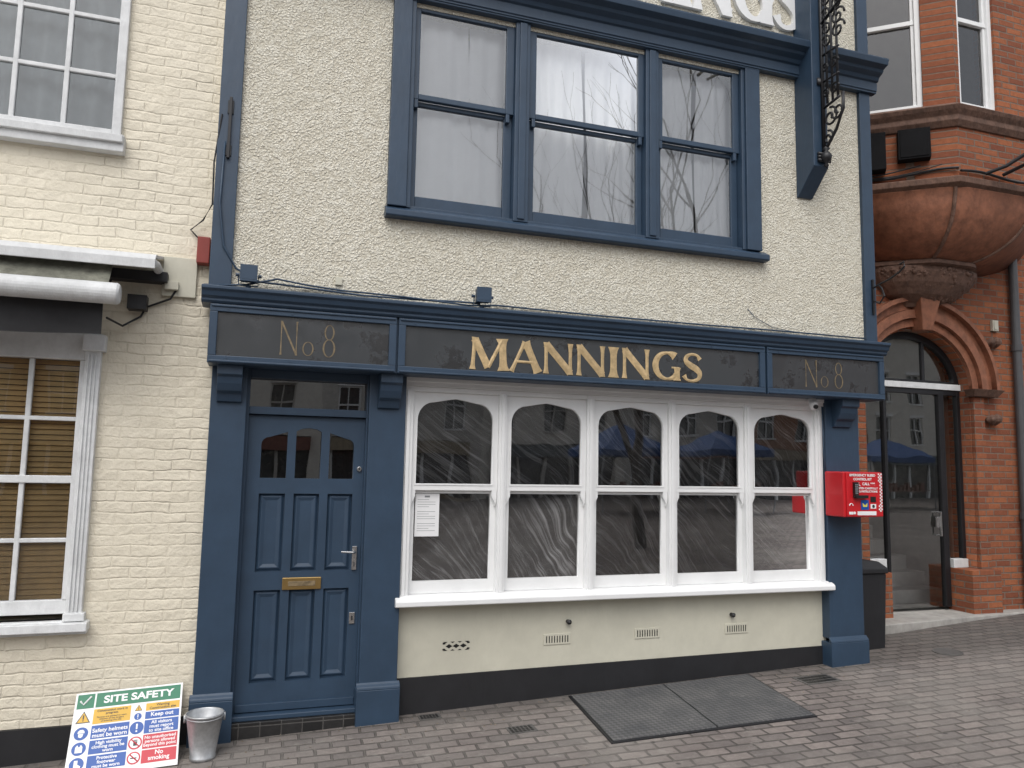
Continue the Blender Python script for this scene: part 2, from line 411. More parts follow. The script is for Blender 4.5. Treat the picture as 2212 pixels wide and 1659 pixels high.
for i,(a,b) in enumerate(wins):
    l=[1.035,1.982,3.164][i]; r=[1.858,3.04,3.995][i]
    y0,y1=-.075,-.035
    mb.box(l,a,y0,y1,4.53,5.31); mb.box(b,r,y0,y1,4.53,5.31); mb.box(a,b,y0,y1,5.255,5.312); mb.box(a,b,y0,y1,4.53,4.575)
    mb.box(a-.035,a-.003,y0-.001,y1,4.46,4.53); mb.box(b+.003,b+.035,y0-.001,y1,4.46,4.53)
    y0,y1=-.034,.006
    mb.box(l,a+.002,y0,y1,3.66,4.53); mb.box(b-.002,r,y0,y1,3.66,4.53); mb.box(a+.002,b-.002,y0,y1,3.65,3.765); mb.box(a+.002,b-.002,y0,y1,4.495,4.528)
mb.box(1.0,4.03,-.10,.05,3.628,3.66)
mb.build('upper_window_frame',BLUE,shop,.005)
mb=MB(); mb.profx([(.0,3.55),(-.155,3.55),(-.165,3.56),(-.165,3.60),(-.10,3.64),(.0,3.64)],.845,4.235); mb.build('upper_window_sill',BLUE,shop,.004)
mb=MB()
for a,b in wins:
    for z0,z1,y in ((4.575,5.255,-.052),(3.765,4.495,-.012)):
        mb.box(a,a+.008,y,y+.01,z0,z1); mb.box(b-.008,b,y,y+.01,z0,z1); mb.box(a+.008,b-.008,y,y+.01,z0,z0+.008)
mb.build('putty_lines',WHITE,shop)
mb=MB()
for a,b in wins:
    mb.add([(a-.02,-.055,4.55),(b+.02,-.055,4.55),(b+.02,-.055,5.29),(a-.02,-.055,5.29)],[(0,1,2,3)])
    mb.add([(a-.02,-.015,3.7),(b+.02,-.015,3.7),(b+.02,-.015,4.51),(a-.02,-.015,4.51)],[(0,1,2,3)])
mb.build('upper_window_panes',GLASSUP,shop)
mb=MB(); 
for (x0,x1,f,ph) in ((.95,1.5,13,.3),(1.5,1.92,15,5),(1.93,2.52,17,1),(2.56,3.09,16,2),(3.10,3.60,17,3),(3.63,4.1,15,4)):
    n=int((x1-x0)*150); rows=12; vs=[]
    for j in range(rows+1):
        z=3.5+j/rows*1.95
        for i in range(n+1):
            x=x0+(x1-x0)*i/n
            q=x+.02*math.sin(z*1.7+ph)
            am=.7+.3*math.sin(x*4+ph)
            y=.065+am*(.017*math.sin(q*f*3.1+ph)+.015*math.sin(q*f*1.37+ph*2))+.018*noise.noise(Vector((q*7,z*.7,ph)))
            vs.append((x+.014*math.sin(z*3+ph),y,z))
    mb.add(vs,[(j*(n+1)+i,j*(n+1)+i+1,(j+1)*(n+1)+i+1,(j+1)*(n+1)+i) for j in range(rows) for i in range(n)])
mb.build('curtains',CURT,shop,smooth=True)
mb=MB(); mb.profx([(UW,5.33),(-.145,5.33),(-.145,5.345),(-.155,5.35),(-.155,5.43),(-.175,5.44),(-.19,5.47),(-.235,5.495),(-.245,5.52),(-.30,5.54),(-.31,5.585),(-.31,5.60),(UW,5.63)],-.36,5.50)
mb.build('upper_cornice',BLUE,shop,.003)
glyphs('raised_letters','MANNINGS',1.55,4.68,5.79,6.36,-.115,WHITE,shop,solid=.035,wk=1.15)
mb=MB(); mb.profx([(.0,2.775),(-.20,2.775),(-.215,2.79),(-.215,2.805),(-.235,2.82),(-.245,2.85),(-.262,2.865),(-.262,2.885),(UW,2.93),(.0,2.93)],-.385,5.455)
mb.build('fascia_cornice',BLUE,shop,.003)
mb=MB(); mb.box(-.325,5.425,-.172,.03,2.365,2.774); mb.build('fascia_box',BLUE,shop,.004)
pan=[(-.327,.95),(.966,4.14),(4.16,5.427)]
mb=MB(); mg=MB(); ms=MB()
for a,b in pan:
    z0,z1=2.366,2.772; t=.052
    mb.box(a,b,-.202,-.172,z1-t,z1); mb.box(a,b,-.202,-.172,z0,z0+t); mb.box(a,a+t,-.202,-.172,z0+t,z1-t); mb.box(b-t,b,-.202,-.172,z0+t,z1-t)
    mb.box(a+.01,b-.01,-.212,-.202,z1-.02,z1-.006); mb.box(a+.01,b-.01,-.212,-.202,z0+.006,z0+.02)
    mg.box(a+t,b-t,-.178,-.1725,z0+t,z1-t)
    k=a+.12
    while k<b-.05:
        for zz in (z0+.036,z1-.034): ms.tube([(k,-.203,zz),(k,-.206,zz)],.006,8)
        k+=.42
mb.build('fascia_frames',BLUE,shop,.004); mg.build('fascia_glass',SGLASS,shop); ms.build('fascia_screws',BLUE,shop)
glyphs('gold_letters','MANNINGS',1.50,3.54,2.43,2.675,-.180,GOLD,shop,ridge=.003)
number8('number_sign',.13,.53,2.45,2.69,-.1795,DULLGOLD,shop); number8('number_sign_copy',4.56,4.99,2.45,2.69,-.1795,DULLGOLD,shop)
mb=MB()
def pil(x0,x1,zb,zt,base):
    mb.box(x0,x1,0,.12,base,2.37)
    z=zb; mb.box(x0-.018,x1+.018,-.035,.10,z-.2,base-.03)
    mb.profx([(.0,base-.03),(-.035,base-.03),(-.03,base-.01),(-.012,base+.005),(.0,base+.02)],x0-.018,x1+.018)
pil(-.30,-.06,-.18,0,.13); pil(.80,1.075,-.15,0,.13); pil(4.925,5.30,.02,0,.24)
mb.build('pilasters',BLUE,shop,.005)
mb=MB()
for a,b in ((-.26,-.095),(.86,1.02),(5.0,5.19)):
    mb.profx([(.01,2.366),(-.145,2.366),(-.145,2.30),(-.12,2.285),(-.11,2.24),(-.085,2.19),(-.05,2.17),(-.03,2.12),(.01,2.11)],a,b)
mb.build('corbel_brackets',BLUE,shop,.004)
mb=MB()
mb.box(-.075,-.04,.06,.2,-.06,2.37); mb.box(.79,.815,.06,.2,-.06,2.37)
mb.box(-.04,.79,.06,.2,2.305,2.37); mb.box(-.04,.79,.065,.2,2.045,2.10)
mb.build('door_frame',BLUE,shop,.004)
mg=MB(); mg.add([(-.04,.13,2.10),(.79,.13,2.10),(.79,.13,2.305),(-.04,.13,2.305)],[(0,1,2,3)]); mg.build('transom_glass',GLASSDK,shop)
def light(x0,x1,z0,zl,zr,rl,rr_):
    pts=[(x0,z0),(x1,z0)]
    if rr_:
        for i in range(7):
            a=math.pi/2*i/6; pts.append((x1-rr_+rr_*math.cos(a),zr-rr_+rr_*math.sin(a)))
    else: pts.append((x1,zr))
    if rl:
        for i in range(7):
            a=math.pi/2*i/6; pts.append((x0+rl-rl*math.sin(a),zl-rl+rl*math.cos(a)))
    else: pts.append((x0,zl))
    return pts
door=[(-.04,-.025),(.79,-.025),(.79,2.04),(-.04,2.04)]
L1=light(.055,.235,1.59,1.885,1.925,.055,0); L2=[(.295,1.59),(.475,1.59),(.475,1.93),(.44,1.95),(.385,1.957),(.33,1.95),(.295,1.93)]; L3=light(.535,.715,1.59,1.925,1.885,0,.055)
def rect(a,b,c,d): return [(a,c),(b,c),(b,d),(a,d)]
cols=[(.055,.235),(.295,.475),(.535,.715)]
holes=[L1,L2,L3]+[rect(a,b,.93,1.48) for a,b in cols]+[rect(a,b,.17,.80) for a,b in cols]
plate('door_leaf',[door]+holes,.105,.15,BLUE,shop)
mb=MB()
for a,b in cols:
    for z0,z1 in ((.93,1.48),(.17,.80)):
        mb.box(a,b,.135,.148,z0,z1)
        e=.022;g=.05
        mb.loft([[(a+e*.2,.1349,z0+e*.2),(b-e*.2,.1349,z0+e*.2),(b-e*.2,.1349,z1-e*.2),(a+e*.2,.1349,z1-e*.2)],[(a+e,.122,z0+e),(b-e,.122,z0+e),(b-e,.122,z1-e),(a+e,.122,z1-e)],[(a+e+.006,.122,z0+e+.006),(b-e-.006,.122,z0+e+.006),(b-e-.006,.122,z1-e-.006),(a+e+.006,.122,z1-e-.006)],[(a+g,.130,z0+g),(b-g,.130,z0+g),(b-g,.130,z1-g),(a+g,.130,z1-g)]])
mb.box(-.03,.78,.085,.106,-.02,.03)
mb.build('door_panels',BLUE,shop,.002)
mg=MB(); mg.add([(.04,.14,1.56),(.73,.14,1.56),(.73,.14,1.99),(.04,.14,1.99)],[(0,1,2,3)]); mg.build('door_lights',GLASSDK,shop)
mb=MB(); mb.box(.245,.515,.090,.105,.80,.885); mb.build('letterbox',BRASS,shop,.004)
mb=MB(); mb.box(.285,.475,.087,.091,.825,.86); mb.build('letterbox_flap',DULLGOLD,shop,.002)
mb=MB(); mb.box(.728,.762,.09,.105,.93,1.10); mb.tube([(.745,.10,1.06),(.745,.05,1.06),(.73,.045,1.06),(.645,.045,1.065)],.009,10); mb.box(.725,.765,.095,.105,.545,.625)
mb.tube([(.757,.107,1.665),(.757,.09,1.665)],.018,16)
mb.build('door_furniture',CHROME,shop,.002)
mb=MB(); mb.box(.74,.75,.088,.094,.57,.60); mb.box(.742,.748,.084,.091,.955,.985); mb.tube([(.757,.089,1.665),(.757,.087,1.665)],.006,8); mb.build('keyholes',BLACK,shop)
mb=MB(); mb.box(-.055,.795,-.005,.3,-.35,-.062); mb.build('step',TILE,shop,.004)
mb=MB(); mb.box(-.055,.795,.02,.3,-.061,-.027); mb.build('door_threshold',BLUE,shop,.006)
W0=1.478; SP=.755
mb=MB()
for k in range(6):
    c=W0-SP/2+k*SP
    w=.033 if 0<k<5 else .04
    mb.box(c-w,c+w,.03,.14,.735,2.30); mb.box(c-.014,c+.014,.018,.03,.74,2.27)
mb.box(1.05,W0-SP/2-.04,.045,.14,.735,2.30); mb.box(W0-SP/2+5*SP+.04,4.95,.045,.14,.735,2.30)
mb.box(1.05,4.95,.02,.14,2.30,2.40); mb.box(1.05,4.95,.008,.02,2.335,2.37)
for k in range(5):
    c=W0+k*SP; mb.box(c-.345,c+.345,.032,.05,2.262,2.299)
mb.build('shop_window_frame',WHITE,shop,.004)
mb=MB(); mb.profx([(.12,.665),(-.035,.665),(-.045,.672),(-.045,.705),(-.03,.72),(.02,.74),(.12,.74)],1.04,4.955)
mb.build('shop_window_sill',WHITE,shop,.004)
def arch_open(c,hw,z0,zs,zc,zp,r):
    pts=[(c-hw,z0),(c+hw,z0)]
    n=9
    for i in range(n+1):
        a=math.pi/2*i/n; pts.append((c+hw-r+r*math.cos(a), zs+(zc-zs)*math.sin(a)))
    pts+= [(c+.06,zc+(zp-zc)*.72),(c,zp),(c-.06,zc+(zp-zc)*.72)]
    for i in range(n+1):
        a=math.pi/2*(n-i)/n; pts.append((c-hw+r-r*math.cos(a), zs+(zc-zs)*math.sin(a)))
    return pts
mg=MB(); mh=MB()
for k in range(5):
    c=W0+k*SP
    plate('upper_sash_%d'%k,[rect(c-.344,c+.344,1.515,2.263),arch_open(c,.30,1.565,2.05,2.185,2.216,.125)],.055,.088,WHITE,shop)
    plate('upper_sash_bead_%d'%k,[arch_open(c,.312,1.553,2.05,2.197,2.229,.13),arch_open(c,.302,1.563,2.05,2.187,2.218,.125)],.050,.0549,WHITE,shop)
    plate('lower_sash_%d'%k,[rect(c-.344,c+.344,.742,1.5145),rect(c-.30,c+.30,.835,1.49)],.090,.12,WHITE,shop)
    mg.add([(c-.32,.075,1.54),(c+.32,.075,1.54),(c+.32,.075,2.25),(c-.32,.075,2.25)],[(0,1,2,3)])
    mg.add([(c-.32,.108,.80),(c+.32,.108,.80),(c+.32,.108,1.50),(c-.32,.108,1.50)],[(0,1,2,3)])
    for sx in (-1,1):
        x=c+sx*.322
        mh.loft([[(x-.02*1,.056,1.5149),(x+.02,.056,1.5149),(x+.02,.0885,1.5149),(x-.02,.0885,1.5149)],[(x-.02,.056,1.47),(x+.02,.056,1.47),(x+.02,.0885,1.47),(x-.02,.0885,1.47)],[(x-.004+.012*sx,.06,1.42),(x+.008+.01*sx,.06,1.42),(x+.008+.01*sx,.0885,1.42),(x-.004+.012*sx,.0885,1.42)],[(x+.008*sx,.065,1.395),(x+.012*sx,.065,1.395),(x+.012*sx,.085,1.395),(x+.008*sx,.085,1.395)]])
mg.build('shop_window_panes',GLASS,shop); mh.build('sash_horns',WHITE,shop)
mb=MB(); n=150; rows=60; vs=[]
for j in range(rows+1):
    for i in range(n+1):
        x=1.05+3.9*i/n; z=.7+1.65*j/rows
        a=x*.62+z*.78; b_=x*.78-z*.62+.15*noise.noise(Vector((x*1.2,z*1.2,5)))
        vs.append((x,.185+.02*noise.noise(Vector((x*2,z*2,3)))+.035*noise.noise(Vector((a*1.0,b_*9,8))),z))
mb.add(vs,[(j*(n+1)+i,j*(n+1)+i+1,(j+1)*(n+1)+i+1,(j+1)*(n+1)+i) for j in range(rows) for i in range(n)])
mb.build('plastic_sheeting',PLSHEET,shop,smooth=True)
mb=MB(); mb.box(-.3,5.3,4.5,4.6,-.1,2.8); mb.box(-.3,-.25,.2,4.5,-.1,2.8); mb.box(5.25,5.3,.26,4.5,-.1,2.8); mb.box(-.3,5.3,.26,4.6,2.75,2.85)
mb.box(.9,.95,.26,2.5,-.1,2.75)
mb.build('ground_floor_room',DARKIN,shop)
mb=MB(); mb.box(-.3,5.3,.2,4.6,-.15,-.1); mb.build('room_floor',FLOORIN,shop)
mb=MB(); mb.box(1.0,4.97,.141,.26,2.32,2.86); mb.box(-.3,.99,.201,.26,2.31,2.86); mb.build('lintel',DARKIN,shop)
mb=MB(); mb.box(1.04,4.96,.10,.25,.05,.70); mb.build('stallriser',CREAMS,shop)
mb=MB()
mb.loft([[(1.04,.085,-.5),(4.96,.085,-.5),(4.96,.099,-.5),(1.04,.099,-.5)],[(1.04,.085,.135),(4.96,.085,.165),(4.96,.099,.165),(1.04,.099,.135)]])
mb.build('black_plinth',BLACK,shop)
mv=MB(); md=MB()
for vx,vz in ((2.36,.353),(3.16,.36),(4.02,.357)):
    mv.box(vx-.115,vx+.115,.093,.101,vz-.042,vz+.042)
    for i in range(9):
        md.box(vx-.094+i*.0225,vx-.086+i*.0225,.0915,.094,vz-.026,vz+.026)
mv.build('air_bricks',CREAMS,shop,.003); md.build('air_brick_slots',SBLK,shop)
mb=MB()
for i in range(3):
    cx=1.537+(i-1)*.056; mb.add([(cx-.027,.0985,.344),(cx,.0985,.328),(cx+.027,.0985,.344),(cx,.0985,.360)],[(0,1,2,3)])
for sx in (-1,1):
    for sz in (-1,1): mb.box(1.537+sx*.095-.010,1.537+sx*.095+.010,.0975,.101,.344+sz*.022-.006,.344+sz*.022+.006)
for i in range(4):
    cx=1.537+(i-1.5)*.056
    for s in (-1,1): mb.add([(cx-.018,.0985,.344+s*.033),(cx+.018,.0985,.344+s*.033),(cx,.0985,.344+s*.022)],[(0,1,2)])
mb.build('vent_grille',SBLK,shop)
mb=MB()
for vx,vz in ((2.45,.485),(3.97,.475)): mb.tube([(vx,.10,vz),(vx,.06,vz),(vx,.055,vz-.006)],[.016,.02,.012],12)
mb.build('cellar_rods',IRON,shop)
mb=MB(); mb.box(1.188,1.375,.098,.0995,1.165,1.487); mb.build('paper_notice',SWHITE,shop)
mb=MB()
for i in range(14):
    z=1.44-i*.018; w=.14 if i%3 else .09
    if i in (4,9): continue
    mb.box(1.205,1.205+w,.0972,.0979,z,z+.003)
mb.box(1.26,1.30,.0972,.0979,1.458,1.472)
mb.build('paper_lines',GREY,shop)
mb=MB(); mb.box(.505,.555,UW-.02,UW+.01,3.0,3.06)
mb.build('render_patch',CREAMS,shop,.003)
mb=MB()
pts=[(-.30,UW-.05,3.95),(-.31,UW-.05,3.5),(-.27,UW-.05,3.2),(-.18,UW-.03,3.05),(-.02,UW-.04,2.965),(.3,UW-.03,2.955),(.7,UW-.05,2.93),(1.1,UW-.05,2.935),(1.45,UW-.06,2.945),(1.58,-.2,2.93)]
mb.tube(pts,.008,8)
pts=[(-.28,-.2,2.90),(-.1,-.2,2.92),(.1,-.15,2.99),(.3,UW-.03,2.975),(.55,UW-.02,2.96),(1.0,UW-.06,2.945),(1.5,-.15,2.92),(1.75,-.1,2.95),(2.6,UW-.02,2.94),(3.6,UW-.02,2.94),(4.3,UW-.02,2.945),(5.3,UW-.03,2.94)]
mb.tube(pts,.007,8)
mb.tube([(4.05,UW-.006,3.12),(4.12,UW-.01,3.05),(4.3,UW-.015,2.97),(4.5,UW-.02,2.95)],.003,6)
mb.tube([(4.89,-.004,2.3),(4.895,-.004,1.9),(4.91,-.006,1.72)],.006,6)
mb.build('wall_cables',BLUE,shop,smooth=True)
mb=MB(); mb.box(-.285,-.265,UW-.06,UW-.035,3.83,4.28); mb.box(-.295,-.255,UW-.045,UW-.034,4.16,4.26); mb.box(-.295,-.255,UW-.045,UW-.034,3.85,3.93)
mb.build('iron_strap',IRON,shop,.003)

def flood(x):
    e=empty('floodlight',(x,-.22,2.97))
    mb=MB(); mb.box(x-.05,x+.05,-.26,-.2,2.935,3.035); mb.box(x-.057,x+.057,-.275,-.255,2.93,3.045)
    mb.tube([(x-.065,-.22,2.98),(x-.065,-.21,2.91),(x+.065,-.21,2.91),(x+.065,-.22,2.98)],.006,8)
    mb.tube([(x,-.21,2.91),(x,-.2,2.88)],.018,10); mb.box(x-.03,x+.03,-.2,-.15,2.95,3.0)
    for sx in (-1,1): mb.tube([(x+sx*.06,-.22,2.98),(x+sx*.085,-.22,2.98)],.012,8)
    mb.build('housing',BLUE,e,.006)
    mb=MB(); mb.box(x-.045,x+.045,-.2765,-.2752,2.945,3.03); mb.build('lens',BLUE,e)
flood(-.09); flood(1.59)
e=empty('cctv_camera',(4.75,-.02,2.3))
mb=MB(); mb.tube([(4.76,.0,2.36),(4.76,-.05,2.345)],.028,16); mb.lathe((4.76,-.05,2.30),[(.0,-.04),(.02,-.035),(.035,-.015),(.04,.01),(.04,.04),(0,.05)],20)
mb.build('dome',SWHITE,e,smooth=True)
mb=MB(); mb.tube([(4.755,-.075,2.29),(4.75,-.095,2.285)],.02,14); mb.build('lens',SBLK,e)

# ------------------------------------------------------------------ hanging sign bracket
e=empty('hanging_sign_bracket',(4.8,-.3,5))
mb=MB()
mb.loft([[(4.60,UW-.0,4.20),(4.76,UW,4.20),(4.76,UW-.02,4.20),(4.60,UW-.02,4.20)],[(4.60,UW,4.42),(4.76,UW,4.42),(4.76,UW-.24,4.42),(4.60,UW-.24,4.42)],[(4.60,UW,7.0),(4.76,UW,7.0),(4.76,UW-.24,7.0),(4.60,UW-.24,7.0)]])
mb.build('post',BLUE,e,.006)
mb=MB()
X=4.70; Y0=UW-.245
def yz(pts,r=.012): mb.tube([(X,p[0],p[1]) for p in pts],r,8)
def spiral(cy,cz,R,a0,turns,dirn=1,r=.0105,n=26):
    yz([(cy+R*(1-.8*i/n)*math.cos(a0+dirn*2*math.pi*turns*i/n),cz+R*(1-.8*i/n)*math.sin(a0+dirn*2*math.pi*turns*i/n)) for i in range(n+1)],r)
yz([(Y0-.012,4.5),(Y0-.012,6.9)],.018); 
for i in range(3): yz([(Y0-.07-.065*i,4.98),(Y0-.07-.065*i,6.2)],.011)
yz([(Y0,4.95),(Y0-.22,4.98)],.012); yz([(Y0,5.45),(Y0-.22,5.45)],.012); yz([(Y0,5.2),(Y0-.22,5.2)],.010); yz([(Y0,5.75),(Y0-.75,6.05),(Y0-1.3,6.15)],.016); yz([(Y0,6.3),(Y0-1.5,6.3)],.018)
spiral(Y0-.10,4.84,.09,math.pi/2,1.4); spiral(Y0-.19,4.86,.075,0,1.3,-1); spiral(Y0-.07,4.66,.065,math.pi/2,1.3)
for z in (5.08,5.32): spiral(Y0-.05,z,.045,0,1.3); spiral(Y0-.16,z,.055,math.pi,1.3,-1)
for z in (5.56,5.68,5.82,5.95): spiral(Y0-.07,z,.065,0,1.4); spiral(Y0-.22,z+.04,.085,math.pi,1.4,-1)
spiral(Y0-.42,5.93,.09,0,1.5); spiral(Y0-.6,6.2,.1,0,1.5,-1); spiral(Y0-.33,6.15,.13,1,1.5)
yz([(Y0-.02,4.55),(Y0-.07,4.6),(Y0-.17,4.7),(Y0-.26,4.85),(Y0-.26,5.0)],.014)
mb.lathe((X,Y0-.035,4.5),[(0,-.11),(.022,-.085),(.014,-.06),(.04,-.04),(.052,0),(.035,.03),(.014,.05),(.035,.07),(0,.1)],16)
mb.box(X-.05,X+.05,Y0-.012,Y0+.004,4.46,4.5); mb.box(X-.05,X+.05,Y0-.014,Y0+.004,5.18,5.24); 
for zz in (4.47,4.5,4.53): mb.tube([(X-.065,Y0-.01,zz),(X+.065,Y0-.01,zz)],.015,8)
mb.build('scrollwork',IRON,e,smooth=True)
e=empty('iron_wall_hook',(5.42,-.15,3.4))
mb=MB(); mb.box(5.39,5.41,-.135,-.115,3.17,3.5)
X=5.40
yz([(-.13,3.42),(-.2,3.44),(-.32,3.46),(-.44,3.50),(-.50,3.54),(-.49,3.58),(-.45,3.57)],.009); yz([(-.13,3.3),(-.2,3.26),(-.26,3.32),(-.23,3.40),(-.2,3.43)],.008)
mb.build('hook',IRON,e)

# ------------------------------------------------------------------ emergency kit box
e=empty('emergency_bleed_control_kit_box',(5.11,-.15,1.5))
mb=MB(); mb.box(4.90,5.32,-.235,-.001,1.32,1.715); mb.build('cabinet',PLAST_RED,e,.012)
mb=MB(); mb.box(4.925,5.315,-.25,-.2352,1.325,1.71); mb.build('cabinet_door',PLAST_RED,e,.006)
y=-.2515
text('label_1','EMERGENCY BLEED',4.955,5.235,1.675,1.697,y,SWHITE,e,bold=.03); text('label_2','CONTROL KIT',4.995,5.195,1.640,1.662,y,SWHITE,e,bold=.03)
text('label_3','CALL 999',5.09,5.23,1.598,1.622,y,SWHITE,e,bold=.03)
text('label_4','LISTEN CAREFULLY',5.03,5.26,1.563,1.581,y,SWHITE,e,bold=.03); text('label_5','TO INSTRUCTIONS',5.035,5.255,1.535,1.553,y,SWHITE,e,bold=.03)
mb=MB()
for i in range(24):
    for j in range(3):
        if (i+j)%2==0 and (i<6 or j>0 or i>18): mb.box(5.265+j*.014,5.279+j*.014,-.2525,-.2502,1.704-(i+1)*.014,1.704-i*.014)
mb.tube([(5.052,-.252,1.622),(5.045,-.252,1.612),(5.052,-.252,1.60),(5.066,-.252,1.592)],.005,6)
mb.box(5.03,5.235,-.2525,-.2502,1.338,1.372)
mb.box(4.94,4.985,-.2525,-.2502,1.345,1.368)
mb.tube([(4.965-.02,-.2515,1.42),(4.965-.012,-.2515,1.435),(4.965,-.2515,1.44),(4.965+.012,-.2515,1.435),(4.965+.02,-.2515,1.42)],.004,6)
mb.tube([(5.0,-.2502,1.358),(5.0,-.2525,1.358)],.012,14)
mb.box(5.175,5.235,-.2525,-.2502,1.395,1.435)
mb.build('white_marks',SWHITE,e)
mb=MB(); mb.box(5.07,5.155,-.2525,-.2502,1.385,1.47); mb.build('blue_badge',SBLUE,e)
mb=MB(); mb.add([(5.09,-.2535,1.41),(5.135,-.2535,1.41),(5.14,-.2535,1.445),(5.112,-.2535,1.425),(5.085,-.2535,1.445)],[(0,1,2,3,4)]); mb.build('badge_mark',SPINK,e)
mb=MB(); mb.box(5.175,5.235,-.2525,-.2502,1.45,1.50); mb.box(4.985,5.03,-.275,-.2502,1.49,1.625); mb.box(4.99,5.12,-.29,-.262,1.485,1.512)
mb.tube([(5.205,-.2527,1.415),(5.205,-.2537,1.415)],.015,12)
mb.build('keypad_lock',SBLK,e,.003)
mb=MB()
for i in range(5):
    for j in range(2): mb.box(4.993+j*.016,5.004+j*.016,-.2765,-.2751,1.525+i*.018,1.535+i*.018)
mb.build('keypad_buttons',GREY,e)

# ------------------------------------------------------------------ cream brick building (left)
cb=empty('cream_brick_building',(-3,2,0))
mb=MB(); wallholes(mb,-7,-.29,.05,.4,.0,9,[(-2.15,-1.0,.66,2.54),(-2.15,-.985,3.9,5.3)])
mb.build('front_wall',CREAMBRICK,cb)
mb=MB(); mb.box(-7,-6.9,.4,6,-.6,9); mb.box(-7,-.36,6,6.1,-.6,9); mb.box(-7,-.36,.4,6,8.9,9); mb.build('body',CREAMBRICK,cb)
mb=MB(); mb.profx([(-.2,9),(6.3,9),(3,11.5)],-7.1,-.41); mb.build('roof',TERRAD,cb)
mb=MB(); mb.box(-7,-.29,.03,.3,-.6,-.002); mb.build('black_plinth',BLACK,cb)
mb=MB(); mb.box(-2.4,-.8,.9,.95,.3,5.6); mb.box(-2.4,-2.35,.4,.9,.3,5.6); mb.box(-.85,-.8,.4,.9,.3,5.6); mb.box(-2.4,-.8,.4,.9,2.9,3.0); mb.build('room',DARKIN,cb)
mb=MB()
mb.box(-1.095,-1.0,.0,.12,.66,2.54); mb.box(-2.15,-1.095,.02,.12,2.36,2.54)
for a in (-1.075,-1.052,-1.029): mb.box(a-.004,a+.006,-.012,0,.72,2.40)
mb.box(-1.11,-.975,-.03,.05,2.42,2.53); mb.box(-1.105,-.98,-.02,.05,.66,.71)
mb.box(-2.15,-1.095,.045,.10,.70,.79); mb.box(-2.15,-1.095,.045,.10,1.54,1.59)
mb.box(-1.13,-1.095,.04,.11,.79,2.36)
for x in (-1.415,-1.735): mb.box(x-.015,x+.015,.055,.095,.79,2.36)
for z in (1.17,1.965): mb.box(-2.15,-1.13,.057,.093,z-.014,z+.014)
mb.box(-2.2,-.965,.0,.12,.575,.66); mb.box(-2.2,-.955,-.06,.1,.60,.655)
mb.build('lower_window_frame',OLDWHITE,cb,.005)
mg=MB(); mg.add([(-2.15,.076,.75),(-1.1,.076,.75),(-1.1,.076,2.4),(-2.15,.076,2.4)],[(0,1,2,3)]); mg.add([(-2.15,.076,3.95),(-1.0,.076,3.95),(-1.0,.076,5.3),(-2.15,.076,5.3)],[(0,1,2,3)]); mg.build('window_panes',glass('old_glass',1.2),cb)
mb=MB()
for i in range(46):
    z=.78+i*.036; mb.add([(-2.15,.118,z),(-1.1,.118,z),(-1.1,.135,z+.033),(-2.15,.135,z+.033)],[(0,1,2,3)])
mb.build('wood_blind',WOOD,cb)
mb=MB()
mb.box(-1.045,-.985,.01,.12,3.93,5.3); mb.box(-2.15,-1.045,.03,.1,3.93,3.985)
for x in (-1.355,-1.665): mb.box(x-.016,x+.016,.055,.095,3.985,5.3)
for z in (4.385,4.80): mb.box(-2.15,-1.045,.057,.093,z-.015,z+.015)
mb.box(-2.2,-.955,-.03,.1,3.81,3.93); mb.box(-2.2,-.96,-.055,.0,3.87,3.925)
mb.box(-2.2,-.985,.02,.12,5.22,5.32)
mb.build('upper_window_frame',OLDWHITE,cb,.005)
mb=MB(); n=90; vs=[]
for j in range(5):
    for i in range(n+1):
        x=-2.15+1.15*i/n; vs.append((x,.22+.02*math.sin(x*38)+.01*math.sin(x*17+j),3.9+j*.37))
mb.add(vs,[(j*(n+1)+i,j*(n+1)+i+1,(j+1)*(n+1)+i+1,(j+1)*(n+1)+i) for j in range(4) for i in range(n)])
mb.build('net_curtain',paint('net_cloth',(.46,.51,.52),.9,.1,.2,0),cb,smooth=True)
aw=empty('awning',(-2,-.2,2.9))
mb=MB()
mb.tube([(-4,-.42,2.74),(-.86,-.42,2.74),(-.845,-.42,2.74)],[.068,.068,.055],24)
hood=[(.04,3.12),(-.22,3.06),(-.36,3.03),(-.40,2.99),(-.40,2.93),(-.385,2.93),(-.385,2.985),(-.35,3.01),(-.2,3.04),(.04,3.10)]
mb.profx(hood,-4,-.66)
mb.tube([(-.68,.04,3.0),(-.68,-.2,3.0),(-.68,-.37,2.97)],.03,10)
mb.build('cassette',OLDWHITE,aw,.003)
mb=MB(); mb.add([(-4,-.24,3.02),(-.92,-.24,3.02),(-.92,-.40,2.81),(-4,-.40,2.81)],[(0,1,2,3)]); mb.build('fabric',AWNF,aw)
mb=MB(); n=60; vs=[]
for z,yy in ((2.80,-.36),(2.66,-.34),(2.48,-.33)):
    for i in range(n+1):
        x=-4+3.05*i/n; vs.append((x,yy+.012*math.sin(x*9)+.01*noise.noise(Vector((x*3,z*4,0))),z+.01*math.sin(x*5)))
mb.add(vs,[(j*(n+1)+i,j*(n+1)+i+1,(j+1)*(n+1)+i+1,(j+1)*(n+1)+i) for j in range(2) for i in range(n)])
mb.build('valance',AWNB,aw,smooth=True)
mb=MB(); mb.box(-1.1,-.62,-.06,.05,2.92,2.99); mb.tube([(-1.6,-.36,2.78),(-1.2,-.1,2.9),(-.98,.03,2.93)],.025,8); mb.build('arm',BLACK,aw,.004)
e=empty('wall_junction_box',(-.6,.02,2.9))
mb=MB(); mb.box(-.66,-.44,.02,.05,2.84,3.12); mb.box(-.64,-.55,-.02,.02,2.88,2.94); mb.build('backplate',CREAMS,e,.004)
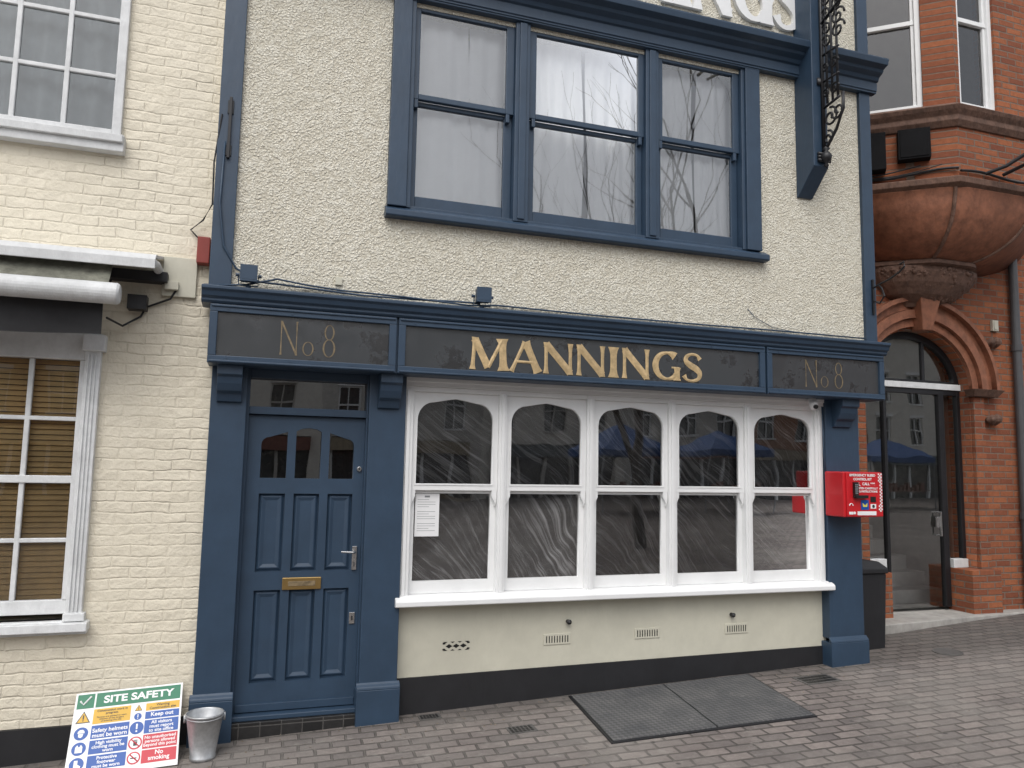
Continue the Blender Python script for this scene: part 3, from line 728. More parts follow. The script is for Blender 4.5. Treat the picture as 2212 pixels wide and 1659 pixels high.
mb=MB(); mb.box(-.86,-.74,-.05,.05,2.72,2.82); mb.tube([(-.95,-.2,2.62),(-.88,-.03,2.6),(-.78,.02,2.68),(-.75,.03,2.75),(-.6,.02,2.82),(-.56,.02,2.90)],.008,8); mb.build('switch_box',IRON,e,.006)
e=empty('alarm_box',(-.40,0,3.17))
mb=MB(); mb.box(-.445,-.36,-.05,.045,3.08,3.27); mb.build('case',ALARM_RED,e,.006)
mb=MB(); mb.tube([(-.44,.03,3.27),(-.5,.03,3.33),(-.42,.0,3.4),(-.36,-.08,3.5),(-.365,-.1,3.8),(-.33,-.12,4.15)],.006,8); mb.build('cable',IRON,e)

# ------------------------------------------------------------------ red brick building (right)
rb=empty('red_brick_building',(7.5,3,0))
YW=1.1
def ell(cx,cz,rx,rz,n=28,a0=0,a1=180): return [(cx+rx*math.cos(math.radians(a0+(a1-a0)*i/n)),cz+rz*math.sin(math.radians(a0+(a1-a0)*i/n))) for i in range(n+1)]
ac=7.18; zs=2.70
opening=[(ac-.77,-.3),(ac+.77,-.3)]+ell(ac,zs,.77,.66)
plate('front_wall',[[(5.35,-.4),(11.5,-.4),(11.5,9.5),(5.35,9.5)],[(p[0],max(p[1],-.3)) for p in opening]],YW,YW+.3,REDBRICK,rb)
for i,(a,b,yy) in enumerate(((.77,.86,YW-.05),(.865,.96,YW-.10),(.965,1.06,YW-.06),(1.06,1.11,YW-.13))):
    plate('arch_ring_%d'%i,[ell(ac,zs,b,b-.08)+ell(ac,zs,a,a-.08)[::-1]],yy,YW+.02,TERRA,rb)
mb=MB(); 
for sx in (-1,1):
    mb.loft([[(ac+sx*.80-.07,YW-.10,2.62),(ac+sx*1.05+.05,YW-.10,2.62),(ac+sx*1.05+.05,YW,2.62),(ac+sx*.80-.07,YW,2.62)],[(ac+sx*.78-.10,YW-.16,2.70),(ac+sx*1.07+.08,YW-.16,2.70),(ac+sx*1.07+.08,YW,2.70),(ac+sx*.78-.10,YW,2.70)]])
for cx,cz in ((ac+1.05,2.36),(ac-1.05,2.36),(8.28,3.28)):
    for q in range(9):
        a=q*2.4; r=.018+.016*(q%3); mb.lathe((cx+.05*math.cos(a),YW-.05-.03*(q%2),cz+.055*math.sin(a*1.3)),[(0,-r*1.3),(r,-r*.6),(r*1.2,0),(r,r*.7),(0,r*1.3)],8)
mb.build('arch_imposts',TERRAD,rb,.004)
mb=MB(); mb.loft([[(ac-.06,YW-.16,3.33),(ac+.08,YW-.16,3.33),(ac+.08,YW,3.33),(ac-.06,YW,3.33)],[(ac-.16,YW-.24,3.80),(ac+.18,YW-.24,3.80),(ac+.18,YW,3.80),(ac-.16,YW,3.80)]])
mb.build('keystone',TERRA,rb,.012)
mb=MB(); mb.box(ac-.80,ac-.77,YW+.3,YW+.34,0,2.7)
mb.box(6.30,6.62,YW-.10,YW+.2,.0,.64); mb.box(7.72,8.15,YW-.14,YW+.2,.0,.64); mb.box(6.28,6.40,YW-.03,YW,.64,2.62); mb.box(7.96,8.12,YW-.05,YW,.64,2.62)
mb.build('brick_piers',REDBRICK,rb,.006)
mb=MB(); mb.box(6.45,6.75,YW+.10,YW+.25,.641,.76); mb.box(7.72,7.94,YW+.10,YW+.25,.641,.74); mb.box(6.41,7.95,YW+.11,YW+.135,2.70,2.77)
mb.build('stone_sills',OLDWHITE,rb,.004)
yd=YW+.16
plate('arch_frame',[[(ac-.77,2.775),(ac+.77,2.775)]+ell(ac,zs+.05,.77,.62,a0=3,a1=177),[(ac-.68,2.80),(ac+.68,2.80)]+ell(ac,zs+.05,.69,.53,a0=6,a1=174)],yd-.03,yd+.03,IRON,rb)
mb=MB(); mb.box(ac+.22,ac+.26,yd-.02,yd+.02,2.8,3.27)
for x0,x1 in ((6.41,6.46),(6.80,6.84),(7.62,7.70),(7.90,7.95)): mb.box(x0,x1,yd-.03,yd+.03,.2,2.70)
mb.box(6.46,7.9,yd-.028,yd+.028,2.64,2.698); mb.build('door_frame',IRON,rb,.003)
mg=MB(); mg.add([(6.41,yd,.2),(7.95,yd,.2),(7.95,yd,2.7),(6.41,yd,2.7)],[(0,1,2,3)]); mg.add([(p[0],yd,p[1]) for p in [(ac-.7,2.79),(ac+.7,2.79)]+ell(ac,zs+.05,.7,.56,a0=6,a1=174)],[tuple(range(31))]); mg.build('door_glass',glass('street_door_glass',2.6),rb)
mb=MB(); mb.box(7.54,7.56,yd-.07,yd-.05,1.0,1.28); mb.box(7.54,7.56,yd-.05,yd,1.0,1.02); mb.box(7.54,7.56,yd-.05,yd,1.26,1.28); mb.box(7.50,7.57,yd-.05,yd-.03,1.10,1.22); mb.build('door_handle',CHROME,rb,.002)
mb=MB()
for i in range(5): mb.box(6.4,8.1,YW+.6+i*.28,YW+3.2,.15+i*.17,.15+(i+1)*.17)
mb.build('inner_stairs',paint('pale_stone',(.78,.79,.76),.7,.1,.2),rb,.004)
mb=MB(); mb.box(5.5,9,YW+3.2,YW+3.3,0,4.5); mb.box(5.9,6.0,YW+.4,YW+3.2,0,4.5); mb.box(8.3,8.4,YW+.4,YW+3.2,0,4.5); mb.box(5.9,8.4,YW+.35,YW+3.2,3.6,3.7); mb.build('hallway',paint('hall_paint',(.62,.62,.58),.8,.1,.2,0),rb)
mb=MB(); mb.prism([(5.6,.75),(6.3,.72),(7.6,.86),(9.5,1.02),(9.5,4.2),(5.6,4.2)],-.1,.165)
mb.build('door_step',STONE,rb,.012)
def bay(s,cx,z): 
    return [(cx-1.66*s,YW,z),(cx-.54*s,YW-.93*s,z),(cx+.54*s,YW-.93*s,z),(cx+1.66*s,YW,z)]
BC=7.40
def bayprism(mb,s,z0,z1): mb.loft([bay(s,BC,z0),bay(s,BC,z1)])
mb=MB(); bayprism(mb,1.0,4.80,5.42); mb.build('bay_brick_band',REDBRICK,rb)
mb=MB(); mb.loft([bay(1.02,BC,5.36),bay(1.06,BC,5.42),bay(1.06,BC,5.47),bay(1.10,BC,5.52),bay(1.12,BC,5.56),bay(1.02,BC,5.62)])
mb.loft([bay(1.0,BC,4.70),bay(1.06,BC,4.74),bay(1.07,BC,4.80),bay(1.0,BC,4.83)])
mb.build('bay_ledges',TERRAD,rb,.006)
prof0=[(1.02,4.71,7.40),(1.0,4.64,7.40),(.97,4.52,7.39),(.92,4.40,7.38),(.84,4.28,7.35),(.73,4.18,7.32),(.61,4.11,7.29),(.51,4.07,7.27)]
prof=[]
for i in range(len(prof0)-1):
    q=[prof0[max(i-1,0)],prof0[i],prof0[i+1],prof0[min(i+2,len(prof0)-1)]]
    for j in range(4):
        t=j/4; prof.append(tuple(.5*((2*q[1][a])+(-q[0][a]+q[2][a])*t+(2*q[0][a]-5*q[1][a]+4*q[2][a]-q[3][a])*t*t+(-q[0][a]+3*q[1][a]-3*q[2][a]+q[3][a])*t**3) for a in range(3)))
prof.append(prof0[-1])
def bayr(s,cx,z):
    P=[Vector(p) for p in bay(s,cx,z)]; out=[P[0]]
    for k in (1,2):
        a,b,c=P[k-1],P[k],P[k+1]; rr=.16*s
        p=b+(a-b).normalized()*rr; q=b+(c-b).normalized()*rr
        for i in range(6):
            t=i/5; out.append((1-t)**2*p+2*t*(1-t)*b+t*t*q)
    out.append(P[3]); return out
mb=MB(); mb.loft([bayr(s,c,z) for s,z,c in prof]); o=mb.build('bay_corbel',TERRA,rb,smooth=True)
mb=MB(); mb.loft([bayr(.52,7.27,4.069),bayr(.535,7.27,4.055),bayr(.535,7.27,4.02),bayr(.50,7.27,4.01)]); 
for k in (3,9):
    mb.tube([Vector(bayr(s*1.005,c,z)[k]) for s,z,c in prof],.02,8)
mb.build('corbel_mouldings',TERRAD,rb,smooth=False)
mb=MB(); rr=[]
for s,z,c in ((.49,4.01,7.27),(.49,3.95,7.26),(.43,3.84,7.24),(.32,3.72,7.22),(.19,3.64,7.2),(.16,3.60,7.19)):
    rr.append([(c+1.66*s*.9*math.cos(math.radians(180+180*i/12)),YW+.9*s*math.sin(math.radians(180+180*i/12))+.001,z) for i in range(13)])
mb.loft(rr); mb.build('carved_boss',TERRAD,rb)
mb=MB()
for i in range(190):
    t=random.uniform(.08,.92)*math.pi; h=random.random(); s=.485-.26*h**1.4; z=3.98-.30*h
    cx=7.25-1.66*.9*s*math.cos(t); cy=YW-.9*s*math.sin(t)
    r=random.uniform(.014,.034); mb.lathe((cx,cy,z),[(0,-r),(r*.8,-r*.5),(r,0),(r*.7,r*.6),(0,r)],7)
mb.build('carved_leaves',TERRAD,rb,smooth=True)
A=Vector((BC-.54,YW-.93,0)); B=Vector((BC-1.66,YW,0)); C=Vector((BC+.54,YW-.93,0)); Dp=Vector((BC+1.66,YW,0))
def frame(P,Q):
    d=(Q-P).normalized(); n=Vector((d.y,-d.x,0))
    return Matrix(((d.x,-n.x,0,P.x),(d.y,-n.y,0,P.y),(0,0,1,0),(0,0,0,1)))
FL=frame(B,A); FF=frame(A,C); FR=frame(C,Dp); LL=(A-B).length
mbk=MB(); mw=MB(); mgl=MB()
def facet(M,L,piers,z0,z1):
    for a,b in piers: mbk.box(a,b,0,.25,z0,z1,M)
def win(M,a,b,z0,z1):
    mw.box(a,a+.055,.03,.14,z0,z1,M); mw.box(b-.055,b,.03,.14,z0,z1,M); mw.box(a+.055,b-.055,.03,.14,z0,z0+.07,M); mw.box(a+.055,b-.055,.05,.12,z0+1.0,z0+1.05,M)
    mw.box(a+.055,a+.09,.06,.12,z0+.07,z1,M); mw.box(b-.09,b-.055,.06,.12,z0+.07,z1,M)
    mgl.add([M@Vector(p) for p in ((a+.05,.09,z0+.05),(b-.05,.09,z0+.05),(b-.05,.09,z1),(a+.05,.09,z1))],[(0,1,2,3)])
facet(FL,LL,[(0,.12),(LL-.30,LL)],5.6,8.5); win(FL,.12,LL-.30,5.6,8.0)
facet(FF,1.08,[(.0,.07),(.60,1.08)],5.6,8.5); win(FF,.07,.60,5.6,8.0)
facet(FR,LL,[(0,.30),(LL-.15,LL)],5.6,8.5); win(FR,.30,LL-.15,5.6,8.0)
mbk.build('bay_piers',REDBRICK,rb); mw.build('bay_window_frames',WHITE,rb,.004); mgl.build('bay_window_panes',glass('bay_glass',1.0,(.6,.6,.6)),rb)
mb=MB(); bayprism(mb,1.05,8.4,8.7); mb.build('bay_top',TERRAD,rb)
mb=MB(); mb.box(6.2,8.6,YW-.06,YW-.02,5.6,8.4); mb.build('bay_interior',DARKIN,rb)
mb=MB(); mb.profx([(1.0,9.5),(7,9.5),(4,12)],5.3,11.6); mb.build('roof',TERRAD,rb)
mb=MB(); mb.box(LL-.93,LL-.69,-.15,-.001,4.93,5.34,FL); mb.box(LL-.57,LL-.26,-.12,-.001,5.02,5.35,FL); mb.box(LL-.55,LL-.28,-.128,-.12,5.04,5.33,FL); mb.build('meter_boxes',BOXBLK,rb,.008)
mb=MB()
pts=[FL@Vector((u,-.03-.01*math.sin(u*9),4.88+.03*math.sin(u*6))) for u in [i*LL/14 for i in range(15)]]
mb.tube(pts,.014,6)
pts2=[FF@Vector((u,-.03,4.87+.02*math.sin(u*6))) for u in [i*1.08/8 for i in range(9)]]; mb.tube(pts2,.014,6)
mb.tube([FL@Vector((u,-.05,4.95-.06*math.sin(u*3))) for u in [.3+i*.8/10 for i in range(11)]],.008,6)
mb.tube([FL@Vector((u,-.06,4.98-.12*math.sin(u*2.2))) for u in [.2+i*1.1/10 for i in range(11)]],.006,6)
mb.build('bay_cables',IRON,rb)
e=empty('spotlight_arm',(7.5,0,5.0))
mb=MB(); mb.tube([(7.2,.14,4.88),(7.3,-.02,4.92),(7.6,-.45,5.2)],.02,8); mb.tube([(7.45,.14,4.9),(7.5,-.1,4.95),(7.62,-.4,4.98)],.02,8); mb.box(7.54,7.80,-.60,-.42,5.16,5.26); mb.box(7.5,7.7,-.55,-.4,4.93,5.03); mb.build('arm',IRON,e,.004)
e=empty('drainpipe',(8.66,1,3)); mb=MB(); mb.tube([(8.66,YW-.07,.15),(8.66,YW-.07,9.3)],.05,16)
for z in (1.2,3.2,4.4): mb.tube([(8.66,YW-.07,z),(8.66,YW-.07,z+.08)],.062,16)
mb.build('pipe',paint('pipe_paint',(.07,.07,.075),.5),e)
e=empty('wall_sensor',(8.37,1,3.35)); mb=MB(); mb.box(8.33,8.42,YW-.04,YW-.001,3.43,3.56); mb.box(8.345,8.405,YW-.048,YW-.04,3.445,3.545); mb.build('case',CREAMS,e,.005)

e=empty('litter_bin',(5.72,.45,.4))
mb=MB(); z0=zg(5.8,.4)-.02
mb.loft([[(5.56,.32,z0),(5.84,.32,z0),(5.84,.62,z0),(5.56,.62,z0)],[(5.54,.30,z0+.72),(5.86,.30,z0+.72),(5.86,.64,z0+.72),(5.54,.64,z0+.72)]])
mb.loft([[(5.53,.28,z0+.722),(5.87,.28,z0+.722),(5.87,.66,z0+.722),(5.53,.66,z0+.722)],[(5.53,.28,z0+.77),(5.87,.28,z0+.77),(5.87,.66,z0+.80),(5.53,.66,z0+.80)],[(5.60,.34,z0+.85),(5.81,.34,z0+.83),(5.81,.6,z0+.83),(5.60,.6,z0+.85)]])
mb.build('body',BLACK,e,.01)

# ------------------------------------------------------------------ cellar hatch, drains
e=empty('cellar_hatch',(3.2,-.45,0))
def lerp(a,b,t): return tuple(a[i]+(b[i]-a[i])*t for i in range(2))
TL,TR,BR,BL=(2.44,.045),(4.10,.045),(3.95,-.98),(2.34,-.93)
def slab(q,h0,h1,mb):
    mb.loft([[(p[0],p[1],zg(*p)+h0) for p in q],[(p[0],p[1],zg(*p)+h1) for p in q]])
mb=MB(); slab([TL,TR,BR,BL],-.03,.010,mb); mb.build('rim',IRON,e,.003)
mb=MB()
def inset(a0,a1,b0=.022,b1=.978):
    return [lerp(lerp(TL,TR,a0),lerp(BL,BR,a0),b0),lerp(lerp(TL,TR,a1),lerp(BL,BR,a1),b0),lerp(lerp(TL,TR,a1),lerp(BL,BR,a1),b1),lerp(lerp(TL,TR,a0),lerp(BL,BR,a0),b1)]
slab(inset(.013,.496),0,.017,mb); slab(inset(.504,.987),0,.017,mb); mb.build('leaves',CHEQ,e,.003)
DRK=paint('cast_iron',(.09,.085,.08),.7,.3,.5,.002)
def drain(x,y,w,d,slots=6):
    e=empty('drain_cover',(x,y,zg(x,y))); mb=MB(); slab([(x-w,y-d),(x+w,y-d),(x+w,y+d),(x-w,y+d)],-.02,.006,mb); mb.build('plate',DRK,e,.002)
    mb=MB()
    for i in range(slots):
        for j in range(3):
            px=x-w*.85+i*(1.7*w/slots); py=y-d*.8+j*d*.55
            slab([(px,py),(px+w*.17,py),(px+w*.17,py+d*.38),(px,py+d*.38)],.0062,.008,mb)
    if slots: mb.build('slots',SBLK,e)
drain(1.87,-.48,.10,.065); drain(1.32,-.02,.08,.05); drain(4.55,-.26,.17,.10,8)
e=empty('manhole_cover',(6.26,.0,.06)); mb=MB(); mb.loft([[(6.26+r*math.cos(t),0+r*math.sin(t),zg(6.26+r*math.cos(t),r*math.sin(t))+h) for t in [k*math.pi/14 for k in range(28)]] for r,h in ((.13,-.02),(.13,.006),(.115,.006),(.11,.003),(.105,.006),(.01,.006))]); mb.build('lid',DRK,e)
mb=MB()
for i in range(420):
    if i%3: x=random.uniform(-1.2,9); y=random.uniform(-.35,.08) if x<5.4 else random.uniform(.2,.72)
    else: x=random.uniform(-1,9); y=random.uniform(-2.2,.3)
    if 2.3<x<4.15 and y>-1.0: continue
    r=random.uniform(.003,.010); a=random.uniform(0,3.14); z=zg(x,y)+.002
    ps=[(x+r*random.uniform(.6,1.3)*math.cos(a+k*1.26),y+r*random.uniform(.6,1.3)*math.sin(a+k*1.26),z) for k in range(5)]
    mb.add(ps+[(x,y,z+r*.5)],[(k,(k+1)%5,5) for k in range(5)])
mb.build('grit_and_leaf_litter',paint('grit',(.20,.16,.12),.9,.6,.6,0,scale=3))

# ------------------------------------------------------------------ bucket
bx,by=-.205,-.25; bz=zg(bx,by)
e=empty('bucket',(bx,by,bz))
mb=MB(); mb.lathe((bx,by,bz),[(0,.004),(.072,.004),(.074,0),(.078,.0),(.080,.02),(.076,.024),(.112,.27),(.118,.272),(.118,.280),(.111,.282),(.108,.275),(.073,.02),(0,.018)],36)
mb.build('pail',GALV,e,smooth=True)
mb=MB(); pts=[(bx-.118*math.cos(t),by-.118*math.sin(t)*.95-.005,bz+.27-.012*math.sin(t)) for t in [math.pi*i/20 for i in range(21)]]
mb.tube(pts,.0035,8); mb.box(bx-.125,bx-.112,by-.015,by+.015,bz+.23,bz+.275); mb.box(bx+.112,bx+.125,by-.015,by+.015,bz+.23,bz+.275); mb.build('handle',GALV,e,smooth=True)

# ------------------------------------------------------------------ site safety sign
SW,SH=.63,.53
bot=Vector((-.975,-.32,zg(-.965,-.32))); topy=.02
lean=math.asin((topy-bot.y)/SH)
e=empty('site_safety_sign',tuple(bot),(-lean,math.radians(-2.6),math.radians(0)))
def R(mat,name,u0,u1,v0,v1,d=.004,rd=0):
    mb=MB(); mb.box(u0,u1,-.0035-d*.15-.0005,-.0034,v0,v1); return mb.build(name,mat,e,local=True)
mb=MB(); mb.box(0,SW,-.003,.0,0,SH); mb.build('board',SWHITE,e,.001,local=True)
def T(s,u0,u1,v0,v1,mat=SWHITE,keep=True,b=.02): return text('lettering',s,u0,u1,v0,v1,-.0050,mat,e,local=True,bold=b,keep=keep)
g=.012
hd=SH-.105
R(SGREEN,'header_tick',g,.11,hd,SH-g); R(SGREEN,'header',.12,SW-g,hd,SH-g)
T('SITE SAFETY',.165,SW-.05,hd+.022,SH-g-.022,keep=False,b=.03)
mb=MB(); mb.tube([(.03,-.006,hd+.05),(.05,-.006,hd+.025),(.09,-.006,hd+.075)],.006,8); mb.build('tick',SWHITE,e,local=True)
def disc(u,v,r,mat,name='pictogram'):
    mb=MB(); mb.tube([(u,-.0036,v),(u,-.0046,v)],r,28); mb.build(name,mat,e,local=True)
def tri(u,v,r):
    mb=MB(); mb.add([(u-r,-.0042,v-r*.8),(u+r,-.0042,v-r*.8),(u,-.0042,v+r)],[(0,1,2)]); mb.build('warning_triangle',SBLK,e,local=True)
    mb=MB(); k=.78; mb.add([(u-r*k,-.0047,v-r*.68),(u+r*k,-.0047,v-r*.68),(u,-.0047,v+r*.78)],[(0,1,2)]); mb.build('warning_triangle_face',SYEL,e,local=True)
    mb=MB(); mb.box(u-r*.09,u+r*.09,-.0055,-.0049,v-r*.25,v+r*.4); mb.box(u-r*.09,u+r*.09,-.0055,-.0049,v-r*.52,v-r*.36); mb.build('exclamation',SBLK,e,local=True)
lh=[(hd-.012-.095,hd-.012)]
v=hd-.012-.095
for i in range(3):
    lh.append((v-.010-.083,v-.010)); v-=.093
R(SYEL,'panel_warning',.115,.33,*lh[0]); T('Construction work in\nprogress.',.125,.32,lh[0][0]+.052,lh[0][1]-.006,SBLK); T('Parents are advised to warn\nchildren of the dangers\nof entering this site.',.125,.32,lh[0][0]+.006,lh[0][0]+.047,SBLK,b=.008)
tri(.06,(lh[0][0]+lh[0][1])/2,.042)
for i,s in enumerate(('Safety helmets\nmust be worn','High visibility\nclothing must be\nworn','Protective\nfootwear\nmust be worn')):
    a,b=lh[i+1]; R(SBLUE,'panel_mandatory',.115,.33,a,b); T(s,.122,.323,a+.007,b-.007); disc(.06,(a+b)/2,.040,SBLUE)
    c=(a+b)/2; mb=MB()
    if i==0:
        mb.add([(.04,-.0052,c+.002),(.08,-.0052,c+.002),(.078,-.0052,c+.014),(.068,-.0052,c+.024),(.052,-.0052,c+.024),(.042,-.0052,c+.014)],[tuple(range(6))]); mb.add([(.045,-.0052,c-.001),(.074,-.0052,c-.001),(.07,-.0052,c-.02),(.06,-.0052,c-.026),(.047,-.0052,c-.02)],[tuple(range(5))])
    elif i==1:
        mb.add([(.04,-.0052,c-.024),(.08,-.0052,c-.024),(.08,-.0052,c+.01),(.07,-.0052,c+.024),(.062,-.0052,c+.01),(.058,-.0052,c+.01),(.05,-.0052,c+.024),(.04,-.0052,c+.01)],[tuple(range(8))])
    else:
        mb.add([(.045,-.0052,c+.024),(.065,-.0052,c+.024),(.065,-.0052,c+.0),(.083,-.0052,c-.012),(.083,-.0052,c-.022),(.045,-.0052,c-.022)],[tuple(range(6))])
    mb.build('pictogram_mark',SWHITE,e,local=True)
rc=[(SYEL,'Warning\nConstruction site',SBLK),(SBLUE,'Keep out',SWHITE),(SBLUE,'All visitors\nmust report\nto site office',SWHITE),(SRED,'No unauthorised\npersons allowed\nbeyond this point',SWHITE),(SRED,'No\nsmoking',SWHITE)]
v=hd-.012
for i,h in enumerate((.048,.046,.084,.088,.080)):
    a,b=v-h,v; v=a-.008; m,s,tm=rc[i]
    R(m,'panel_notice',.418,SW-g,a,b); T(s,.425,SW-g-.006,a+.006,b-.006,tm)
    c=(a+b)/2; r=min(.040,(b-a)*.48)
    if i==0: tri(.375,c,r)
    elif i in (1,2):
        disc(.375,c,r,SBLUE); mb=MB(); mb.box(.375-r*.12,.375+r*.12,-.0055,-.005,c-r*.2,c+r*.65); mb.box(.375-r*.12,.375+r*.12,-.0055,-.005,c-r*.65,c-r*.4); mb.build('pictogram_mark',SWHITE,e,local=True)
    else:
        disc(.375,c,r,SRED); mb=MB(); mb.tube([(.375,-.0047,c),(.375,-.0052,c)],r*.78,28); mb.build('pictogram_mark',SWHITE,e,local=True)
        mb=MB()
        if i==4: mb.box(.375-r*.5,.375+r*.45,-.0057,-.0053,c-r*.12,c+r*.06)
        else:
            mb.box(.375-r*.25,.375+r*.3,-.0057,-.0053,c-r*.45,c+r*.1)
            for q in range(4): mb.box(.375-r*.25+q*r*.15,.375-r*.15+q*r*.15,-.0057,-.0053,c+r*.1,c+r*.5)
        mb.build('pictogram_figure',SBLK,e,local=True)
        mb=MB(); mb.tube([(.375-r*.6,-.006,c+r*.6),(.375+r*.6,-.006,c-r*.6)],r*.09,6); mb.build('prohibition_bar',SRED,e,local=True)

# ------------------------------------------------------------------ street opposite (seen in reflections)
PALE=paint('pale_stucco',(.66,.63,.57),.8,.08,.2,0); FARBR=paint('far_brick',(.33,.18,.12),.85,.2,.3,0); FARST=paint('far_stone',(.52,.50,.46),.8,.15,.3,0)
SHOPC=[paint('shopfront_a',(.30,.25,.18),.6,.2,.3,0),paint('shopfront_b',(.10,.12,.13),.6,.2,.3,0),paint('shopfront_c',(.20,.09,.07),.6,.2,.3,0)]
def opposite(x0,x1,h,mat,trim,sc,y=-32):
    e=empty('opposite_building',((x0+x1)/2,y-4,0)); w=x1-x0; n=max(2,int(w/2.4)); holes=[]
    for f in range(int((h-3.6)//2.8)):
        for i in range(n):
            c=x0+(i+.5)*w/n; holes.append((c-.55,c+.55,3.7+f*2.8,5.5+f*2.8))
    mb=MB(); wallholes(mb,x0,x1,y-.4,y,3.0,h,holes); mb.box(x0,x0+.5,y-.4,y,-1,3.0); mb.box(x1-.5,x1,y-.4,y,-1,3.0); mb.box(x0,x1,y-8,y-7.8,-1,h); mb.box(x0,x0+.2,y-7.8,y-.4,-1,h); mb.box(x1-.2,x1,y-7.8,y-.4,-1,h)
    mb.build('walls',mat,e)
    mb=MB(); mt=MB(); mf=MB(); mf.box(x0+.5,x1-.5,y-.05,y+.25,2.35,2.95); mf.box(x0+.5,x1-.5,y-.25,y-.05,-.7,.15); mt.box(x0,x1,y,y+.3,h-.3,h+.1)
    for a,b,c,d in holes:
        mt.box(a-.06,b+.06,y-.1,y+.08,c-.1,c); mt.box(a-.08,b+.08,y+.001,y+.06,d,d+.2); mt.box(a,a+.08,y-.15,y-.08,c,d); mt.box(b-.08,b,y-.15,y-.08,c,d); mt.box(a+.08,b-.08,y-.15,y-.08,(c+d)/2-.04,(c+d)/2+.04); mt.box((a+b)/2-.025,(a+b)/2+.025,y-.16,y-.09,c,d); mt.box(a+.08,b-.08,y-.15,y-.08,d-.08,d)
        mb.box(a,b,y-.22,y-.2,c,d)
    k=x0+.5
    mb.box(x0+.5,x1-.5,y-.32,y-.3,-.7,2.95)
    while k<x1-.5: mt.box(k,k+.14,y-.3,y-.15,.15,2.35); k+=1.5
    mb.build('windows',SGLASS,e); mt.build('trim',trim,e); mf.build('shopfront',sc,e)
    mb=MB(); mb.profx([(y+.1,h),(y-8.1,h),(y-4,h+2.6)],x0,x1); mb.build('roof',TERRAD,e)
W_=WHITE
opposite(-24,-12,9.5,PALE,W_,SHOPC[1]); opposite(-12,-4,11,FARBR,W_,SHOPC[0]); opposite(-4,3,8.6,PALE,FARST,SHOPC[2]); opposite(3,11,9.6,FARST,W_,SHOPC[0]); opposite(11,19,11,PALE,FARST,SHOPC[1]); opposite(19,27,9,FARST,W_,SHOPC[2]); opposite(27,38,9.8,FARBR,W_,SHOPC[0]); opposite(38,54,11,PALE,W_,SHOPC[1])
CANV=paint('blue_canvas',(.015,.065,.20),.7,.1,.2,.0)
def stall(x,y,mat=CANV):
    e=empty('market_stall',(x,y,zg(x,y))); z=zg(x,y); mb=MB()
    mb.loft([[(x-1.5,y-1.5,z+2.1),(x+1.5,y-1.5,z+2.1),(x+1.5,y+1.5,z+2.1),(x-1.5,y+1.5,z+2.1)],[(x-1.5,y-1.5,z+2.35),(x+1.5,y-1.5,z+2.35),(x+1.5,y+1.5,z+2.35),(x-1.5,y+1.5,z+2.35)],[(x-.05,y-.05,z+3.2),(x+.05,y-.05,z+3.2),(x+.05,y+.05,z+3.2),(x-.05,y+.05,z+3.2)]],cap=False); mb.build('canopy',mat,e)
    mb=MB()
    for sx in (-1.45,1.45):
        for sy in (-1.45,1.45): mb.box(x+sx-.02,x+sx+.02,y+sy-.02,y+sy+.02,z,z+2.2)
    mb.build('legs',GREY,e); mb=MB(); mb.box(x-1.3,x+1.3,y+.9,y+1.3,z+.78,z+.82)
    for q in range(9): mb.box(x-1.2+q*.27,x-1.05+q*.27,y+.95,y+1.2,z+.82,z+.95+.1*(q%3))
    mb.build('table',SHOPC[q%3],e)
for x,y in ((13,-20),(17.5,-20.5),(24,-20),(28,-20.5)): stall(x,y)
BARK=paint('bark',(.10,.09,.08),.9,.3,.4,.0)
tree=empty('bare_tree',(8.2,-9.5,-.2)); mb=MB()
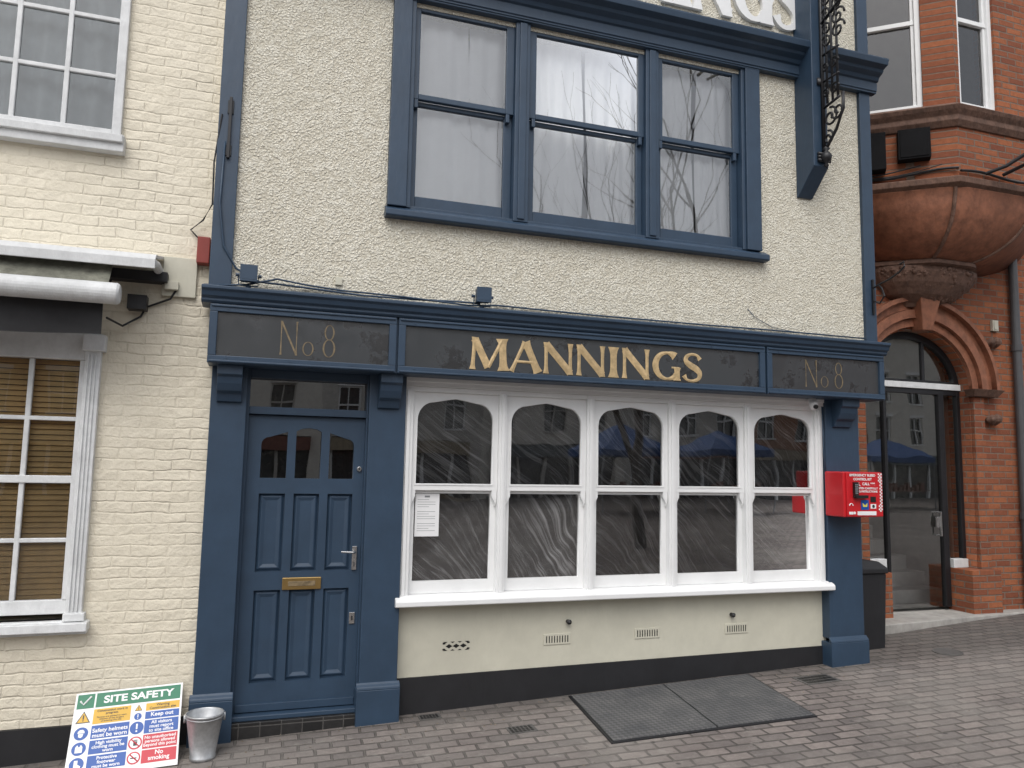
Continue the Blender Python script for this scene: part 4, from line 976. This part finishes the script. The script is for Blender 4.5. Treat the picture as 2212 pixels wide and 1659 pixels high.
def branch(p,d,L,r,dep):
    n=4; pts=[p]; q=p.copy(); dd=d.copy()
    for i in range(n):
        dd=(dd+Vector((random.uniform(-.12,.12),random.uniform(-.12,.12),random.uniform(-.02,.12)))).normalized(); q=q+dd*L/n; pts.append(q.copy())
    mb.tube(pts,[r*(1-.4*i/n) for i in range(n+1)],6 if dep<3 else 4)
    if dep>=6: return
    for k in range(3 if dep<3 else 2):
        t=random.choice((2,3,4)); az=random.uniform(0,2*math.pi); sp=random.uniform(.4,.85)
        nd=(dd+Vector((math.cos(az)*sp,math.sin(az)*sp,random.uniform(0,.35)))).normalized()
        branch(pts[t] if k else pts[4],nd,L*random.uniform(.62,.8),r*.56,dep+1)
branch(Vector((8.2,-9.5,-.3)),Vector((0,0,1)),3.9,.14,0)
mb.build('trunk_and_branches',BARK,tree)

# ------------------------------------------------------------------ light, sky, camera
w=bpy.data.worlds.new('World'); S.world=w; w.use_nodes=True; nt=w.node_tree
bg=nt.nodes['Background']; sky=nt.nodes.new('ShaderNodeTexSky'); sky.sky_type='NISHITA'; sky.sun_disc=False
el=math.radians(52); az=math.radians(205)
sky.sun_elevation=el; sky.sun_rotation=az; sky.air_density=1; sky.dust_density=3; sky.ozone_density=1
hs=nt.nodes.new('ShaderNodeHueSaturation'); hs.inputs['Saturation'].default_value=.28; hs.inputs['Value'].default_value=1.50
nt.links.new(sky.outputs[0],hs.inputs['Color']); nt.links.new(hs.outputs[0],bg.inputs[0]); bg.inputs[1].default_value=.15
sd=bpy.data.lights.new('sun','SUN'); sd.energy=.8; sd.angle=math.radians(45); sd.color=(1,.985,.965)
so=bpy.data.objects.new('sun',sd); COL.objects.link(so)
dirv=Vector((math.sin(az)*math.cos(el),math.cos(az)*math.cos(el),math.sin(el)))
so.rotation_euler=dirv.to_track_quat('Z','Y').to_euler(); so.location=dirv*30
cam=bpy.data.cameras.new('camera'); co=bpy.data.objects.new('camera',cam); COL.objects.link(co)
yaw,pit,rol=[math.radians(a) for a in (18.456,6.169,1.062)]
fw=Vector((math.sin(yaw)*math.cos(pit),math.cos(yaw)*math.cos(pit),math.sin(pit)))
r0=Vector((math.cos(yaw),-math.sin(yaw),0)); u0=r0.cross(fw)
r=math.cos(rol)*r0+math.sin(rol)*u0; u=-math.sin(rol)*r0+math.cos(rol)*u0
co.matrix_world=Matrix(((r.x,u.x,-fw.x,0),(r.y,u.y,-fw.y,-5.729),(r.z,u.z,-fw.z,1.70),(0,0,0,1)))
cam.sensor_width=36; cam.lens=27.03; cam.clip_end=1000; cam.clip_start=.05
S.camera=co
